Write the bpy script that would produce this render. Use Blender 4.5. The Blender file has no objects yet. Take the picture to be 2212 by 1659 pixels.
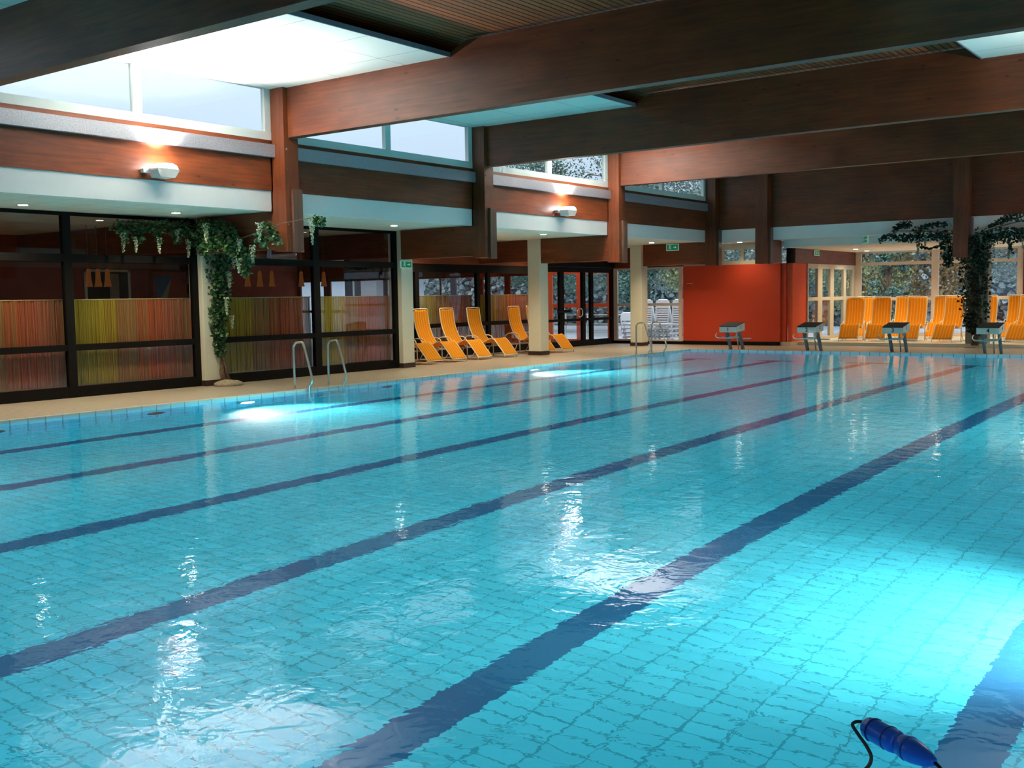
import bpy, bmesh, math, random
from mathutils import Vector, Matrix, noise
random.seed(7)
S = bpy.context.scene
C = S.collection
PI = math.pi

# ------------------------------------------------------------------ render
S.view_settings.view_transform = 'Standard'
S.view_settings.look = 'None'
S.view_settings.exposure = 0.0
S.view_settings.gamma = 1.0
cy = S.cycles
cy.use_denoising = True
try:
    cy.denoiser = 'OPENIMAGEDENOISE'
    cy.denoising_input_passes = 'RGB_ALBEDO_NORMAL'
except Exception:
    pass
cy.max_bounces = 6
cy.diffuse_bounces = 3
cy.glossy_bounces = 3
cy.transmission_bounces = 6
cy.transparent_max_bounces = 16
cy.caustics_reflective = False
cy.caustics_refractive = True
cy.sample_clamp_indirect = 40.0
cy.use_adaptive_sampling = True
cy.adaptive_threshold = 0.05

# ------------------------------------------------------------------ materials
def nt(name):
    m = bpy.data.materials.new(name)
    m.use_nodes = True
    t = m.node_tree
    t.nodes.clear()
    out = t.nodes.new('ShaderNodeOutputMaterial')
    return m, t, out

def N(t, typ, **kw):
    n = t.nodes.new(typ)
    for k, v in kw.items():
        if k in n.inputs:
            n.inputs[k].default_value = v
        else:
            setattr(n, k, v)
    return n

def L(t, a, b):
    t.links.new(a, b)

def coords(t, scale=(1, 1, 1), kind='Object', rot=(0, 0, 0), loc=(0, 0, 0)):
    tc = N(t, 'ShaderNodeTexCoord')
    mp = N(t, 'ShaderNodeMapping')
    mp.inputs['Scale'].default_value = scale
    mp.inputs['Rotation'].default_value = rot
    mp.inputs['Location'].default_value = loc
    L(t, tc.outputs[kind], mp.inputs['Vector'])
    return mp.outputs[0]

def ramp(t, fac, stops, interp='LINEAR'):
    r = N(t, 'ShaderNodeValToRGB')
    r.color_ramp.interpolation = interp
    el = r.color_ramp.elements
    while len(el) < len(stops):
        el.new(0.5)
    for e, (p, c) in zip(el, stops):
        e.position = p
        e.color = (*c, 1)
    L(t, fac, r.inputs[0])
    return r.outputs[0]

def simple(name, col, rough=0.5, metal=0.0, var=0.0, scale=8, emit=None, estr=0, bump=0):
    m, t, out = nt(name)
    b = N(t, 'ShaderNodeBsdfPrincipled')
    b.inputs['Roughness'].default_value = rough
    b.inputs['Metallic'].default_value = metal
    b.inputs['Base Color'].default_value = (*col, 1)
    if var or bump:
        v = coords(t)
        n = N(t, 'ShaderNodeTexNoise')
        n.inputs['Scale'].default_value = scale
        n.inputs['Detail'].default_value = 4
        L(t, v, n.inputs['Vector'])
        if var:
            c = ramp(t, n.outputs[0], [(0.3, tuple(x * (1 - var) for x in col)), (0.7, tuple(min(1, x * (1 + var)) for x in col))])
            L(t, c, b.inputs['Base Color'])
        if bump:
            bp = N(t, 'ShaderNodeBump')
            bp.inputs['Strength'].default_value = bump
            bp.inputs['Distance'].default_value = 0.01
            L(t, n.outputs[0], bp.inputs['Height'])
            L(t, bp.outputs[0], b.inputs['Normal'])
    if emit:
        b.inputs['Emission Color'].default_value = (*emit, 1)
        b.inputs['Emission Strength'].default_value = estr
    L(t, b.outputs[0], out.inputs[0])
    return m

def wood(name, axis, c1, c2, rough=0.45):
    """glue-laminated timber: long grain along axis, lamella joints, dark knots"""
    m, t, out = nt(name)
    sc = {'x': (0.8, 14, 14), 'y': (14, 0.8, 14), 'z': (14, 14, 0.8)}[axis]
    v = coords(t, sc)
    n = N(t, 'ShaderNodeTexNoise')
    n.inputs['Scale'].default_value = 1.6
    n.inputs['Detail'].default_value = 6
    n.inputs['Roughness'].default_value = 0.65
    L(t, v, n.inputs['Vector'])
    col = ramp(t, n.outputs[0], [(0.25, c2), (0.5, tuple((a + b) / 2 for a, b in zip(c1, c2))), (0.75, c1)])
    # big soft blotches
    v2 = coords(t, tuple(1.2 if s < 1 else 2.2 for s in sc))
    n2 = N(t, 'ShaderNodeTexNoise')
    n2.inputs['Scale'].default_value = 1.0
    L(t, v2, n2.inputs['Vector'])
    mx = N(t, 'ShaderNodeMix', data_type='RGBA', blend_type='MULTIPLY')
    mx.inputs[0].default_value = 1
    L(t, col, mx.inputs[6])
    L(t, ramp(t, n2.outputs[0], [(0.3, (0.72, 0.72, 0.72)), (0.7, (1.12, 1.1, 1.08))]), mx.inputs[7])
    # knots
    ks = {'x': (2.2, 5, 5), 'y': (5, 2.2, 5), 'z': (5, 5, 2.2)}[axis]
    v3 = coords(t, ks)
    vo = N(t, 'ShaderNodeTexVoronoi')
    vo.inputs['Scale'].default_value = 0.9
    L(t, v3, vo.inputs['Vector'])
    mk = N(t, 'ShaderNodeMix', data_type='RGBA', blend_type='MULTIPLY')
    mk.inputs[0].default_value = 1
    L(t, mx.outputs[2], mk.inputs[6])
    L(t, ramp(t, vo.outputs['Distance'], [(0.03, (0.3, 0.26, 0.25)), (0.12, (1, 1, 1))]), mk.inputs[7])
    b = N(t, 'ShaderNodeBsdfPrincipled')
    b.inputs['Roughness'].default_value = rough
    L(t, mk.outputs[2], b.inputs['Base Color'])
    L(t, b.outputs[0], out.inputs[0])
    return m

def grid(name, col, line, sx, sy, mortar=0.012, rough=0.5, plane='xy', off=(0, 0, 0), var=0.05, offset=0.0, emis=0.0, extra=None, bump=0.0):
    """tiles of sx by sy metres with joints"""
    m, t, out = nt(name)
    rot = {'xy': (0, 0, 0), 'yz': (0, 0, 0), 'xz': (PI / 2, 0, 0)}[plane]
    tc = N(t, 'ShaderNodeTexCoord')
    if plane == 'xy':
        src = tc.outputs['Object']
    else:
        sep = N(t, 'ShaderNodeSeparateXYZ')
        L(t, tc.outputs['Object'], sep.inputs[0])
        cmb = N(t, 'ShaderNodeCombineXYZ')
        L(t, sep.outputs[1 if plane == 'yz' else 0], cmb.inputs[0])
        L(t, sep.outputs[2], cmb.inputs[1])
        src = cmb.outputs[0]
    mp = N(t, 'ShaderNodeMapping')
    mp.inputs['Location'].default_value = off
    L(t, src, mp.inputs['Vector'])
    br = N(t, 'ShaderNodeTexBrick')
    br.offset = offset
    br.inputs['Scale'].default_value = 1
    br.inputs['Brick Width'].default_value = sx
    br.inputs['Row Height'].default_value = sy
    br.inputs['Mortar Size'].default_value = mortar
    br.inputs['Mortar Smooth'].default_value = 0.1
    br.inputs['Bias'].default_value = 0
    br.inputs['Color1'].default_value = (*[c * (1 - var) for c in col], 1)
    br.inputs['Color2'].default_value = (*[min(1, c * (1 + var)) for c in col], 1)
    br.inputs['Mortar'].default_value = (*line, 1)
    L(t, mp.outputs[0], br.inputs['Vector'])
    b = N(t, 'ShaderNodeBsdfPrincipled')
    b.inputs['Roughness'].default_value = rough
    c = br.outputs['Color']
    if extra:
        c = extra(t, c, tc)
    L(t, c, b.inputs['Base Color'])
    if bump:
        bp = N(t, 'ShaderNodeBump')
        bp.inputs['Strength'].default_value = bump
        bp.inputs['Distance'].default_value = 0.004
        bp.invert = True
        L(t, br.outputs['Fac'], bp.inputs['Height'])
        L(t, bp.outputs[0], b.inputs['Normal'])
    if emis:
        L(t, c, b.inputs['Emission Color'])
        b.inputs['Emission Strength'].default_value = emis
    L(t, b.outputs[0], out.inputs[0])
    return m

M = {}
W1, W2 = (0.245, 0.057, 0.013), (0.105, 0.020, 0.005)
M['wood_x'] = wood('glulam_along_x', 'x', W1, W2)
M['wood_y'] = wood('glulam_along_y', 'y', W1, W2)
M['wood_z'] = wood('glulam_upright', 'z', W1, W2)
M['wood_cheek'] = wood('cheek_timber', 'z', (0.22, 0.10, 0.06), (0.10, 0.045, 0.026))
M['slats'] = grid('ceiling_boards', (0.42, 0.10, 0.028), (0.012, 0.004, 0.003), 0.115, 40, mortar=0.012, var=0.18, rough=0.6, off=(0, 20, 0))
M['panel'] = grid('white_ceiling_tile', (0.84, 0.82, 0.72), (0.42, 0.44, 0.38), 1.43, 1.13, mortar=0.008, off=(-0.13, 0.35, 0), var=0.01, rough=0.8)
M['lowceil'] = grid('low_ceiling_tile', (0.80, 0.76, 0.62), (0.42, 0.42, 0.34), 0.62, 0.62, mortar=0.007, var=0.01, rough=0.8)
M['panel_edge'] = simple('panel_edge', (0.25, 0.30, 0.36), 0.5, 0.3)
M['white_band'] = simple('white_band', (0.86, 0.78, 0.72), 0.6, var=0.02, scale=2)
M['cream'] = simple('cream_plaster', (0.78, 0.74, 0.58), 0.85, var=0.03, scale=30, bump=0.05)
M['plinth'] = simple('dark_plinth', (0.045, 0.022, 0.018), 0.5)
M['dark'] = simple('black_brown_frame', (0.006, 0.0045, 0.0035), 0.7)
for _n in M['dark'].node_tree.nodes:
    if _n.type == 'BSDF_PRINCIPLED': _n.inputs['Specular IOR Level'].default_value = 0.15
M['alu'] = simple('window_frame_white', (0.70, 0.74, 0.70), 0.5)
M['beige_frame'] = simple('beige_frame', (0.72, 0.60, 0.52), 0.55, var=0.04)
M['beige_light'] = simple('light_beige_frame', (0.62, 0.54, 0.40), 0.55, var=0.04)
M['orange_lit_frame'] = simple('orange_lit_frame', (0.85, 0.16, 0.06), 0.5, emit=(0.9, 0.15, 0.05), estr=0.12)  # orange light falling on these frames is put into colour and glow
M['gutter'] = simple('galvanised_gutter', (0.42, 0.42, 0.46), 0.42, 0.55, var=0.2, scale=45)
M['steel'] = simple('stainless_steel', (0.60, 0.55, 0.48), 0.3, 0.85)
M['leg_steel'] = simple('weathered_leg', (0.17, 0.13, 0.13), 0.5, 0.3)
M['rim'] = grid('rim_tile', (0.72, 0.78, 0.74), (0.30, 0.33, 0.30), 0.265, 0.5, mortar=0.012, rough=0.3, off=(0, 0.25, 0))
M['rim_y'] = grid('rim_tile_side', (0.72, 0.66, 0.56), (0.40, 0.36, 0.30), 0.5, 0.265, mortar=0.008, rough=0.3, off=(0.25, 0, 0))
M['deck'] = grid('deck_tile', (0.50, 0.415, 0.31), (0.28, 0.22, 0.16), 0.10, 0.10, mortar=0.010, rough=0.38, var=0.06, bump=0.3)
M['platform'] = simple('cream_floor', (0.74, 0.68, 0.52), 0.35, var=0.03)
M['red'] = simple('red_wall_paint', (0.60, 0.045, 0.007), 0.75, var=0.05, scale=60)
M['red_side'] = simple('lit_red_paint', (0.90, 0.10, 0.02), 0.7, var=0.03)  # brighter copy of the red: light on this side put into the colour
M['cafe_red'] = simple('cafe_red_wall', (0.34, 0.055, 0.025), 0.8, var=0.1, scale=3)
M['cafe_dark'] = simple('cafe_dark', (0.05, 0.02, 0.012), 0.8, var=0.2)
M['cafe_floor'] = simple('cafe_floor', (0.12, 0.06, 0.04), 0.5, var=0.2)
M['concrete'] = simple('plaster_grey', (0.35, 0.33, 0.30), 0.8, var=0.05)
M['roof'] = simple('roof_felt', (0.06, 0.06, 0.065), 0.9)
M['lampglow'] = simple('lamp_glow', (1, 1, 1), 0.4, emit=(0.95, 0.97, 1.0), estr=50)
M['poolglow'] = simple('pool_lamp_glow', (1, 1, 1), 0.4, emit=(0.85, 0.97, 1.0), estr=9)
M['downglow'] = simple('downlight_glow', (1, 1, 1), 0.4, emit=(1.0, 0.93, 0.75), estr=28)
M['lamp_body'] = simple('lamp_body', (0.55, 0.55, 0.52), 0.4, 0.2)
M['fitting'] = simple('fitting_brown', (0.10, 0.12, 0.09), 0.5)
M['green'] = simple('exit_green', (0.0, 0.20, 0.09), 0.4, emit=(0.0, 0.35, 0.14), estr=0.18)
M['exit_white'] = simple('exit_white', (0.75, 0.85, 0.78), 0.5, emit=(0.7, 0.9, 0.8), estr=0.15)
M['block_white'] = simple('block_shell', (0.72, 0.66, 0.56), 0.45)
M['black'] = simple('black_rubber', (0.02, 0.012, 0.014), 0.7)
M['ink'] = simple('black_print', (0.004, 0.004, 0.005), 0.5)
M['lounger_frame'] = simple('cream_tube', (0.80, 0.70, 0.52), 0.35)
M['trunk'] = simple('bark', (0.16, 0.10, 0.06), 0.9, var=0.4, scale=20, bump=0.6)
M['stone'] = simple('stone_base', (0.36, 0.29, 0.20), 0.85, var=0.3, scale=14, bump=0.6)
M['pendant'] = simple('amber_pendant', (0.35, 0.12, 0.02), 0.4, emit=(0.75, 0.25, 0.04), estr=0.10)
M['wire'] = simple('wire', (0.25, 0.18, 0.12), 0.5)
M['plastic'] = simple('white_plastic', (0.85, 0.88, 0.92), 0.4)
M['ground'] = simple('outdoor_ground', (0.40, 0.46, 0.56), 0.8, var=0.12, scale=0.7)
M['rope'] = simple('black_rope', (0.006, 0.010, 0.015), 0.7)
M['blue'] = simple('blue_float', (0.025, 0.14, 0.75), 0.28)
M['blue_dark'] = simple('dark_blue_band', (0.006, 0.03, 0.20), 0.4)
M['pic_blue'] = simple('picture_blue', (0.10, 0.22, 0.42), 0.7)
M['pic_pale'] = simple('picture_pale', (0.45, 0.50, 0.48), 0.7)
M['pic_red'] = simple('picture_red', (0.42, 0.075, 0.03), 0.7, var=0.15, scale=10)
M['curtain_rod'] = simple('curtain_rod', (0.75, 0.70, 0.35), 0.4)
M['building'] = simple('pale_render', (0.55, 0.62, 0.70), 0.8)

def leafmat(name, a, b, rough=0.6):
    m, t, out = nt(name)
    g = N(t, 'ShaderNodeNewGeometry')
    col = ramp(t, g.outputs['Random Per Island'], [(0.0, a), (0.5, tuple((x + y) / 2 for x, y in zip(a, b))), (1.0, b)])
    p = N(t, 'ShaderNodeBsdfPrincipled')
    p.inputs['Roughness'].default_value = rough
    L(t, col, p.inputs['Base Color'])
    L(t, p.outputs[0], out.inputs[0])
    return m
M['ivy'] = leafmat('vine_leaf', (0.018, 0.060, 0.018), (0.085, 0.19, 0.060), 0.4)
M['ivy_dark'] = leafmat('dark_vine_leaf', (0.010, 0.022, 0.012), (0.035, 0.070, 0.035), 0.4)
M['blossom'] = leafmat('cream_blossom', (0.30, 0.36, 0.20), (0.62, 0.66, 0.46), 0.6)
M['blossom_dim'] = leafmat('greenish_blossom', (0.16, 0.20, 0.12), (0.36, 0.40, 0.28), 0.6)
M['tree_olive'] = leafmat('tree_leaf_olive', (0.16, 0.21, 0.10), (0.42, 0.45, 0.22), 0.8)
M['tree_dark'] = leafmat('tree_leaf_dark', (0.08, 0.17, 0.14), (0.18, 0.32, 0.26), 0.8)
M['tree_brown'] = leafmat('tree_leaf_brown', (0.24, 0.15, 0.07), (0.48, 0.33, 0.16), 0.8)
M['tree_grey'] = leafmat('tree_leaf_grey', (0.20, 0.28, 0.27), (0.36, 0.44, 0.40), 0.8)

def glassmat(name, tint=(0.92, 0.95, 0.95), refl=1.0):
    m, t, out = nt(name)
    tr = N(t, 'ShaderNodeBsdfTransparent')
    tr.inputs[0].default_value = (*tint, 1)
    gl = N(t, 'ShaderNodeBsdfGlossy')
    gl.inputs['Roughness'].default_value = 0.0
    lw = N(t, 'ShaderNodeLayerWeight')
    lw.inputs['Blend'].default_value = 0.5
    pw = N(t, 'ShaderNodeMath', operation='POWER')
    pw.inputs[1].default_value = 5.0
    L(t, lw.outputs['Facing'], pw.inputs[0])
    mu = N(t, 'ShaderNodeMath', operation='MULTIPLY_ADD')
    mu.inputs[1].default_value = 0.9 * refl
    mu.inputs[2].default_value = 0.035 * refl
    L(t, pw.outputs[0], mu.inputs[0])
    mx = N(t, 'ShaderNodeMixShader')
    L(t, mu.outputs[0], mx.inputs[0])
    L(t, tr.outputs[0], mx.inputs[1])
    L(t, gl.outputs[0], mx.inputs[2])
    L(t, mx.outputs[0], out.inputs[0])
    return m
M['glass'] = glassmat('window_glass')
M['glass_dark'] = glassmat('partition_glass', (0.86, 0.84, 0.82), 1.0)

def curtainmat():
    m, t, out = nt('string_curtain')
    tc = N(t, 'ShaderNodeTexCoord')
    sep = N(t, 'ShaderNodeSeparateXYZ')
    L(t, tc.outputs['Generated'], sep.inputs[0])
    sob = N(t, 'ShaderNodeSeparateXYZ')
    L(t, tc.outputs['Object'], sob.inputs[0])
    def streak(scale, off):
        mu = N(t, 'ShaderNodeMath', operation='MULTIPLY_ADD')
        mu.inputs[1].default_value = scale
        mu.inputs[2].default_value = off
        L(t, sob.outputs[1], mu.inputs[0])
        n = N(t, 'ShaderNodeTexNoise', noise_dimensions='1D')
        n.inputs['Detail'].default_value = 2
        n.inputs['Scale'].default_value = 1
        L(t, mu.outputs[0], n.inputs['W'])
        return n.outputs[0]
    s1 = streak(9, 3.1)
    s2 = streak(70, 7.7)
    ad = N(t, 'ShaderNodeMath', operation='MULTIPLY_ADD')
    ad.inputs[1].default_value = 0.55
    L(t, s1, ad.inputs[0])
    L(t, sep.outputs[1], ad.inputs[2])
    sb = N(t, 'ShaderNodeMath', operation='SUBTRACT')
    sb.inputs[1].default_value = 0.27
    L(t, ad.outputs[0], sb.inputs[0])
    base = ramp(t, sb.outputs[0], [(0.0, (0.34, 0.31, 0.05)), (0.26, (0.46, 0.38, 0.05)), (0.38, (0.46, 0.24, 0.07)), (0.5, (0.36, 0.22, 0.11)), (0.64, (0.50, 0.14, 0.06)), (0.80, (0.42, 0.14, 0.09)), (1.0, (0.34, 0.20, 0.11))])
    mx = N(t, 'ShaderNodeMix', data_type='RGBA', blend_type='MULTIPLY')
    mx.inputs[0].default_value = 1
    L(t, base, mx.inputs[6])
    L(t, ramp(t, s2, [(0.32, (0.85, 0.92, 0.88)), (0.5, (1.6, 1.6, 1.6)), (0.68, (2.4, 2.4, 2.2))]), mx.inputs[7])
    b = N(t, 'ShaderNodeBsdfDiffuse')
    L(t, mx.outputs[2], b.inputs[0])
    tl = N(t, 'ShaderNodeBsdfTranslucent')
    L(t, mx.outputs[2], tl.inputs[0])
    m1 = N(t, 'ShaderNodeMixShader')
    m1.inputs[0].default_value = 0.35
    L(t, b.outputs[0], m1.inputs[1])
    L(t, tl.outputs[0], m1.inputs[2])
    tr = N(t, 'ShaderNodeBsdfTransparent')
    m2 = N(t, 'ShaderNodeMixShader')
    L(t, ramp(t, streak(150, 1.3), [(0.50, (0.0, 0.0, 0.0)), (0.66, (0.55, 0.55, 0.55))]), m2.inputs[0])
    L(t, m1.outputs[0], m2.inputs[1])
    L(t, tr.outputs[0], m2.inputs[2])
    L(t, m2.outputs[0], out.inputs[0])
    return m
M['curtain'] = curtainmat()

def stripe_fabric():
    """orange lounger mesh with thin pale lengthwise stripes; local y runs across the lounger"""
    m, t, out = nt('orange_striped_fabric')
    tc = N(t, 'ShaderNodeTexCoord')
    sep = N(t, 'ShaderNodeSeparateXYZ')
    L(t, tc.outputs['Object'], sep.inputs[0])
    mu = N(t, 'ShaderNodeMath', operation='MULTIPLY_ADD')
    mu.inputs[1].default_value = 11.5
    mu.inputs[2].default_value = 10.5
    L(t, sep.outputs[1], mu.inputs[0])
    fr = N(t, 'ShaderNodeMath', operation='FRACT')
    L(t, mu.outputs[0], fr.inputs[0])
    col = ramp(t, fr.outputs[0], [(0.0, (0.92, 0.35, 0.015)), (0.40, (0.94, 0.38, 0.02)), (0.5, (1.0, 0.72, 0.22)), (0.60, (0.94, 0.38, 0.02)), (1.0, (0.92, 0.35, 0.015))])
    b = N(t, 'ShaderNodeBsdfDiffuse')
    L(t, col, b.inputs[0])
    tl = N(t, 'ShaderNodeBsdfTranslucent')
    L(t, col, tl.inputs[0])
    mx = N(t, 'ShaderNodeMixShader')
    mx.inputs[0].default_value = 0.35
    L(t, b.outputs[0], mx.inputs[1])
    L(t, tl.outputs[0], mx.inputs[2])
    L(t, mx.outputs[0], out.inputs[0])
    return m
M['fabric'] = stripe_fabric()

# ------------------------------------------------------------------ mesh builder
class MB:
    def __init__(s):
        s.v, s.f, s.sm = [], [], []
    def poly(s, pts, smooth=False):
        i = len(s.v)
        s.v += [tuple(p) for p in pts]
        s.f.append(tuple(range(i, i + len(pts))))
        s.sm.append(smooth)
        return s
    def box(s, x0, x1, y0, y1, z0, z1):
        if x0 > x1: x0, x1 = x1, x0
        if y0 > y1: y0, y1 = y1, y0
        if z0 > z1: z0, z1 = z1, z0
        i = len(s.v)
        s.v += [(x0, y0, z0), (x1, y0, z0), (x1, y1, z0), (x0, y1, z0), (x0, y0, z1), (x1, y0, z1), (x1, y1, z1), (x0, y1, z1)]
        for q in ((0, 3, 2, 1), (4, 5, 6, 7), (0, 1, 5, 4), (1, 2, 6, 5), (2, 3, 7, 6), (3, 0, 4, 7)):
            s.f.append(tuple(i + k for k in q)); s.sm.append(False)
        return s
    def prism(s, prof, axis, a, b):
        """extrude a closed profile of (u, w) pairs; axis 'y': profile in xz, 'x': profile in yz, 'z': profile in xy"""
        def P(u, w, h):
            return {'y': (u, h, w), 'x': (h, u, w), 'z': (u, w, h)}[axis]
        n = len(prof)
        i = len(s.v)
        s.v += [P(u, w, a) for u, w in prof] + [P(u, w, b) for u, w in prof]
        s.f.append(tuple(i + k for k in range(n))); s.sm.append(False)
        s.f.append(tuple(i + n + k for k in reversed(range(n)))); s.sm.append(False)
        for k in range(n):
            j = (k + 1) % n
            s.f.append((i + k, i + n + k, i + n + j, i + j)); s.sm.append(False)
        return s
    def tube(s, pts, r, seg=8, close=False):
        pts = [Vector(p) for p in pts]
        rs = r if isinstance(r, (list, tuple)) else [r] * len(pts)
        n = len(pts)
        i0 = len(s.v)
        up = None
        for k, p in enumerate(pts):
            a = pts[k - 1] if (k > 0 or close) else pts[k]
            b = pts[(k + 1) % n] if (k < n - 1 or close) else pts[k]
            d = (b - a)
            if d.length < 1e-9: d = Vector((0, 0, 1))
            d.normalize()
            if up is None:
                up = Vector((0, 0, 1)) if abs(d.z) < 0.9 else Vector((1, 0, 0))
            sd = d.cross(up).normalized()
            up = sd.cross(d).normalized()
            for q in range(seg):
                t = 2 * PI * q / seg
                s.v.append(tuple(p + (sd * math.cos(t) + up * math.sin(t)) * rs[k]))
        for k in range(n if close else n - 1):
            for q in range(seg):
                a = i0 + k * seg + q
                b = i0 + k * seg + (q + 1) % seg
                c = i0 + ((k + 1) % n) * seg + (q + 1) % seg
                d = i0 + ((k + 1) % n) * seg + q
                s.f.append((a, b, c, d)); s.sm.append(True)
        if not close:
            s.f.append(tuple(i0 + q for q in reversed(range(seg)))); s.sm.append(False)
            s.f.append(tuple(i0 + (n - 1) * seg + q for q in range(seg))); s.sm.append(False)
        return s
    def lathe(s, prof, axis_pt, axis_dir=(0, 0, 1), seg=20):
        """prof: (radius, distance along the axis)"""
        d = Vector(axis_dir).normalized()
        u = Vector((0, 0, 1)) if abs(d.z) < 0.9 else Vector((1, 0, 0))
        a = d.cross(u).normalized(); b = d.cross(a)
        i0 = len(s.v)
        for r, h in prof:
            for q in range(seg):
                t = 2 * PI * q / seg
                s.v.append(tuple(Vector(axis_pt) + d * h + (a * math.cos(t) + b * math.sin(t)) * max(r, 1e-4)))
        for k in range(len(prof) - 1):
            for q in range(seg):
                s.f.append((i0 + k * seg + q, i0 + k * seg + (q + 1) % seg, i0 + (k + 1) * seg + (q + 1) % seg, i0 + (k + 1) * seg + q)); s.sm.append(True)
        s.f.append(tuple(i0 + q for q in reversed(range(seg)))); s.sm.append(False)
        s.f.append(tuple(i0 + (len(prof) - 1) * seg + q for q in range(seg))); s.sm.append(False)
        return s
    def build(s, name, mat, parent=None, origin=None, bevel=0):
        me = bpy.data.meshes.new(name)
        o3 = Vector(origin) if origin is not None else Vector((0, 0, 0))
        me.from_pydata([tuple(Vector(p) - o3) for p in s.v], [], s.f)
        me.polygons.foreach_set('use_smooth', s.sm)
        me.update()
        bm = bmesh.new(); bm.from_mesh(me)
        bmesh.ops.recalc_face_normals(bm, faces=bm.faces)
        bm.to_mesh(me); bm.free()
        o = bpy.data.objects.new(name, me)
        C.objects.link(o)
        if isinstance(mat, (list, tuple)):
            for q in mat: me.materials.append(q)
        else:
            me.materials.append(mat)
        if parent is not None:
            o.parent = parent
            if origin is not None:
                o.location = o3
        elif origin is not None:
            o.location = o3
        if bevel:
            bv = o.modifiers.new('bevel', 'BEVEL'); bv.width = bevel; bv.segments = 2; bv.limit_method = 'ANGLE'
        return o

def tag(o, label=None, cat=None, group=None, kind=None):
    if label: o['label'] = label
    if cat: o['category'] = cat
    if group: o['group'] = group
    if kind: o['kind'] = kind
    return o
def struct(o): return tag(o, kind='structure')
def empty(name, loc=(0, 0, 0), rz=0):
    o = bpy.data.objects.new(name, None)
    o.empty_display_size = 0.1
    C.objects.link(o); o.location = loc; o.rotation_euler = (0, 0, rz)
    return o
def dup(root, loc, rz, label=None):
    r = root.copy(); C.objects.link(r); r.location = loc; r.rotation_euler = (0, 0, rz)
    if label: r['label'] = label
    for ch in list(root.children):
        c = ch.copy(); C.objects.link(c); c.parent = r
        for g in list(ch.children):
            d = g.copy(); C.objects.link(d); d.parent = c
    return r

# ------------------------------------------------------------------ layout numbers (metres)
# x: 0 at the left pool edge, to the right; y: 0 at the far pool edge, negative towards the camera; z: 0 deck
GY, GS = -15.66, 5.637                 # first full bay post, bay spacing
YK = {k: GY + GS * (k - 1) for k in range(-1, 5)}   # posts -1..4
XR = 14.7                              # right pool edge / right upper wall
ZW = -0.03                             # water level
ZB, ZP, ZT = 4.45, 5.30, 5.50          # beam bottom, white raft, beam top
ZL = 3.20                              # low ceiling
YN = -27.4                             # near pool end
def depth(y): return 1.228 - 0.0113 * y

# ------------------------------------------------------------------ pool
def lane_extra(t, c, tc):
    """dark blue tiled lane lines with their end bars"""
    sep = N(t, 'ShaderNodeSeparateXYZ')
    L(t, tc.outputs['Object'], sep.inputs[0])
    def band(sock, centre, half):
        s = N(t, 'ShaderNodeMath', operation='SUBTRACT'); s.inputs[1].default_value = centre
        L(t, sock, s.inputs[0])
        a = N(t, 'ShaderNodeMath', operation='ABSOLUTE'); L(t, s.outputs[0], a.inputs[0])
        l = N(t, 'ShaderNodeMath', operation='LESS_THAN'); l.inputs[1].default_value = half
        L(t, a.outputs[0], l.inputs[0])
        return l.outputs[0]
    def mul(a, b):
        n = N(t, 'ShaderNodeMath', operation='MULTIPLY'); L(t, a, n.inputs[0]); L(t, b, n.inputs[1]); return n.outputs[0]
    def mx(a, b):
        n = N(t, 'ShaderNodeMath', operation='MAXIMUM'); L(t, a, n.inputs[0]); L(t, b, n.inputs[1]); return n.outputs[0]
    run = band(sep.outputs[1], (-2.3 - 26.4) / 2, (26.4 - 2.3) / 2)
    end = band(sep.outputs[1], -2.42, 0.125)
    tot = None
    for x in (1.39, 3.68, 6.04, 8.43, 10.86, 13.30):
        q = mx(mul(band(sep.outputs[0], x, 0.15), run), mul(band(sep.outputs[0], x, 0.5), end))
        tot = q if tot is None else mx(tot, q)
    m = N(t, 'ShaderNodeMix', data_type='RGBA')
    L(t, tot, m.inputs[0]); L(t, c, m.inputs[6])
    m.inputs[7].default_value = (0.009, 0.10, 0.22, 1)
    return m.outputs[2]
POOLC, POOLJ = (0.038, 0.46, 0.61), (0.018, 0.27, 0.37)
M['pool_floor'] = grid('pool_floor_tile', POOLC, POOLJ, 0.25, 0.125, mortar=0.007, var=0.07, rough=0.4, emis=0.72, extra=lane_extra)  # floor and wall tiles glow, standing in for light scattered in the water
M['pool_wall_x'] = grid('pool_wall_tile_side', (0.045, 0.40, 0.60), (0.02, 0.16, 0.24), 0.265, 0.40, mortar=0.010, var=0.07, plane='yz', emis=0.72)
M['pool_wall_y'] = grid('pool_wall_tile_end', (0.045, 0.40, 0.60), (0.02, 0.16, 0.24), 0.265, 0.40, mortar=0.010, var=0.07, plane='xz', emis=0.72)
d0, d1 = depth(0), depth(YN)
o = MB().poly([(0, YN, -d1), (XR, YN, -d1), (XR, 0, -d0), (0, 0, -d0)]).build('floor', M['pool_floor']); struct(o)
o = MB().poly([(0, YN, -d1), (0, 0, -d0), (0, 0, -0.05), (0, YN, -0.05)]).poly([(XR, 0, -d0), (XR, YN, -d1), (XR, YN, -0.05), (XR, 0, -0.05)]).build('wall_pool_sides', M['pool_wall_x']); struct(o)
o = MB().poly([(0, 0, -d0), (XR, 0, -d0), (XR, 0, -0.05), (0, 0, -0.05)]).poly([(XR, YN, -d1), (0, YN, -d1), (0, YN, -0.05), (XR, YN, -0.05)]).build('wall_pool_ends', M['pool_wall_y']); struct(o)
for ob in bpy.data.objects:
    pass
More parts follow.
